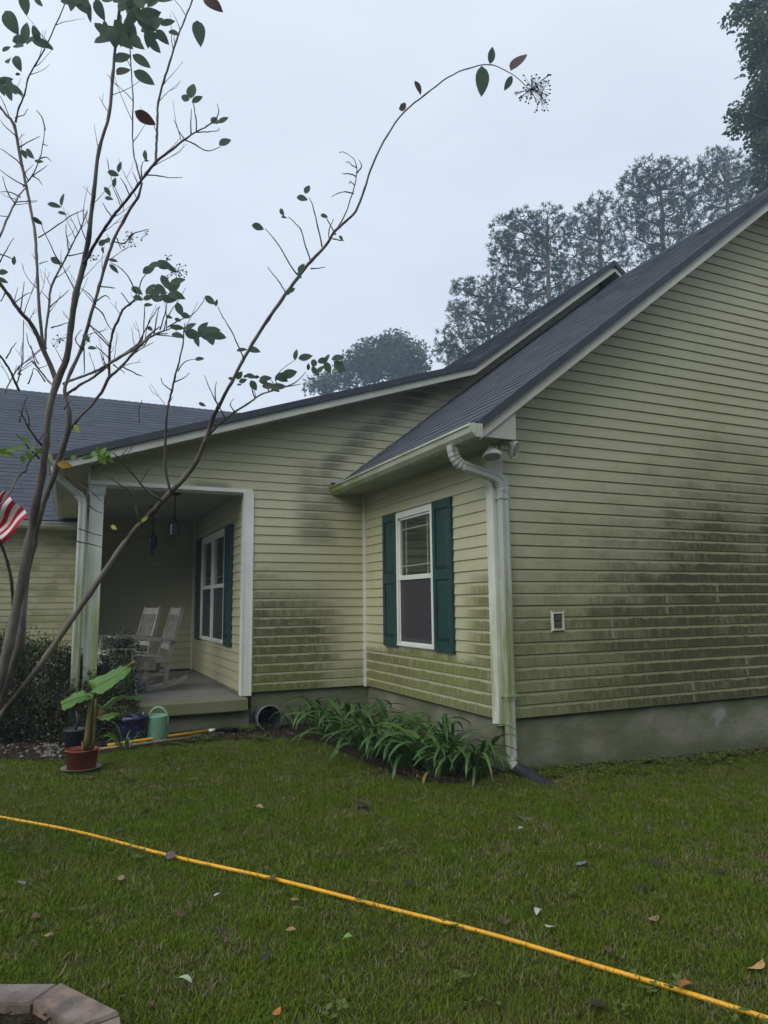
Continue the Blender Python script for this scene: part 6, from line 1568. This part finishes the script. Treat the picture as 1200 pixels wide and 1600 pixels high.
# ---- fallen leaves on the lawn
FL = [ # px, py, size px, colour, label
 (403,1271,14,'tan','pale tan fallen leaf on the lawn straight below the bucket'),
 (565,1266,20,'dark','dark curled fallen leaf on the lawn in front of the strap-leaved plants'),
 (229,1269,12,'dark','dark fallen leaf below the red pot, between it and the hose'),
 (190,1302,13,'grey','greyish fallen leaf lying just above the hose at the left'),
 (267,1345,17,'greybrown','grey-brown fallen leaf touching the hose in its left third'),
 (424,1382,16,'brown','brown fallen leaf tucked under the hose left of the middle'),
 (189,1381,12,'tan','small light fallen leaf in the left of the lawn below the hose'),
 (32,1390,14,'grey','grey fallen leaf near the left edge below the hose'),
 (340,1406,10,'pale','tiny pale fallen leaf right of the left-hand bare patch'),
 (283,1440,16,'brown','brown curled fallen leaf pointing down below the bare patch'),
 (461,1414,14,'tan','star-shaped tan fallen leaf close below the hose'),
 (56,1441,14,'brown','brown fallen leaf above the paver ring at the left'),
 (75,1473,11,'tan','small reddish-tan fallen leaf just above the paver ring'),
 (355,1478,12,'brown','brown fallen leaf left of centre in the lower lawn'),
 (454,1464,12,'tan','small tan fallen leaf in the middle of the lower lawn'),
 (543,1479,12,'green','bright green fallen leaf in the lower middle of the lawn'),
 (416,1510,14,'dark','dark fallen leaf below the small brown one near the bottom'),
 (286,1547,20,'palegreen','long pale green fallen leaf near the bottom edge, right of the pavers'),
 (235,1584,13,'brown','brown fallen leaf at the bottom edge right of the pavers'),
 (432,1597,12,'orange','reddish fallen leaf cut by the bottom edge'),
 (820,1282,24,'greybrown','broad brown fallen leaf below the drain boot'),
 (815,1304,8,'pale','tiny pale fallen leaf beside the broad brown one below the drain boot'),
 (910,1359,18,'blue','bluish-grey fallen leaf right of the middle of the lawn'),
 (1025,1360,15,'dark','dark fallen leaf in the right half of the lawn, nearest the wall'),
 (999,1394,22,'dark','large dark fallen leaf in the right half of the lawn'),
 (842,1436,15,'pale','upper of two whitish fallen leaves above the hose'),
 (861,1456,15,'pale','lower of two whitish fallen leaves above the hose'),
 (789,1452,20,'brown','purplish-brown fallen leaf resting close above the hose'),
 (948,1496,17,'brown','reddish-brown fallen leaf above the hose at the right'),
 (1021,1445,15,'tan','tan fallen leaf in the right half of the lower lawn'),
 (1180,1520,26,'bright','bright tan fallen leaf at the right edge above the hose'),
 (1072,1553,26,'orange','orange-brown fallen leaf lying against the hose near its right end'),
 (937,1585,26,'dark','dark fallen leaf at the bottom right below the hose'),
 (636,1387,12,'dark','small dark fallen leaf just above the middle of the hose'),
 (1125,1372,14,'dark','dark green-black fallen leaf towards the right edge of the lawn'),
 (140,1221,10,'brown','small brown leaf on the grass beside the grey saucer'),
 (202,1225,16,'dark','dark clod-like fallen leaf right of the red pot on the lawn'),
]
FC = {'tan': (.30, .19, .10), 'dark': (.045, .036, .03), 'grey': (.20, .19, .17), 'greybrown': (.15, .115, .095), 'brown': (.13, .075, .05), 'pale': (.45, .44, .40), 'green': (.20, .34, .06), 'palegreen': (.36, .44, .28), 'orange': (.42, .16, .04), 'blue': (.16, .20, .22), 'bright': (.52, .30, .12)}
FM = {}
for k_, c_ in FC.items():
    FM[k_] = plain('dead_leaf_'+k_, c_, tuple(v_*.6 for v_ in c_), 40, .7, .25)
for i, (px, py, sz, ck, lb) in enumerate(FL):
    q = ground_at(px, py); L_ = sz*(q-CP).dot(FW)/FPX*1.4; rr = random.Random(i+500)
    m = MB(); n = 6; vs = []; lob = rr.random() < .35
    cu = rr.uniform(-.5, .6); tw_ = rr.uniform(-.5, .5)
    for a in range(n+1):
        t__ = a/n; w_ = L_*.32*max(.02, math.sin(math.pi*t__**.8))*(1.25 if lob and a % 2 == 0 else 1)
        for k_ in (-1, 0, 1): vs.append((L_*(t__-.5), w_*k_*math.cos(tw_*t__), abs(k_)*w_*cu + L_*.18*math.sin(t__*3)*cu + w_*k_*math.sin(tw_*t__)))
    m.add(vs, [(a*3+j, a*3+j+1, (a+1)*3+j+1, (a+1)*3+j) for a in range(n) for j in range(2)], True)
    o = _ob(m, 'fallen_leaf', FM[ck], None, recalc=False); o.location = (q.x, q.y, hgt(q.x, q.y)+.030); o.rotation_euler = (rr.uniform(-.3, .3), rr.uniform(-.3, .3), rr.uniform(0, 6.28)); tag(o, lb, 'leaf', 'fallen leaves on the lawn')
# dark tuft of debris on the gutter's far end
gd = Vector((-.445, 2.70, 2.322)); m = MB()
for i in range(14):
    d = Vector((R.uniform(-1, 1), R.uniform(-1, 1), R.uniform(.2, 1.6))).normalized(); m.add([gd, gd+d*.03+Vector((.008, 0, 0)), gd+d*.055, gd+d*.03-Vector((.008, 0, 0))], [(0,1,2,3)])
tag(_ob(m, 'leaf_debris', FM['dark'], None, recalc=False), 'small dark tuft of leaf debris sticking up at the far end of the gutter', 'debris')
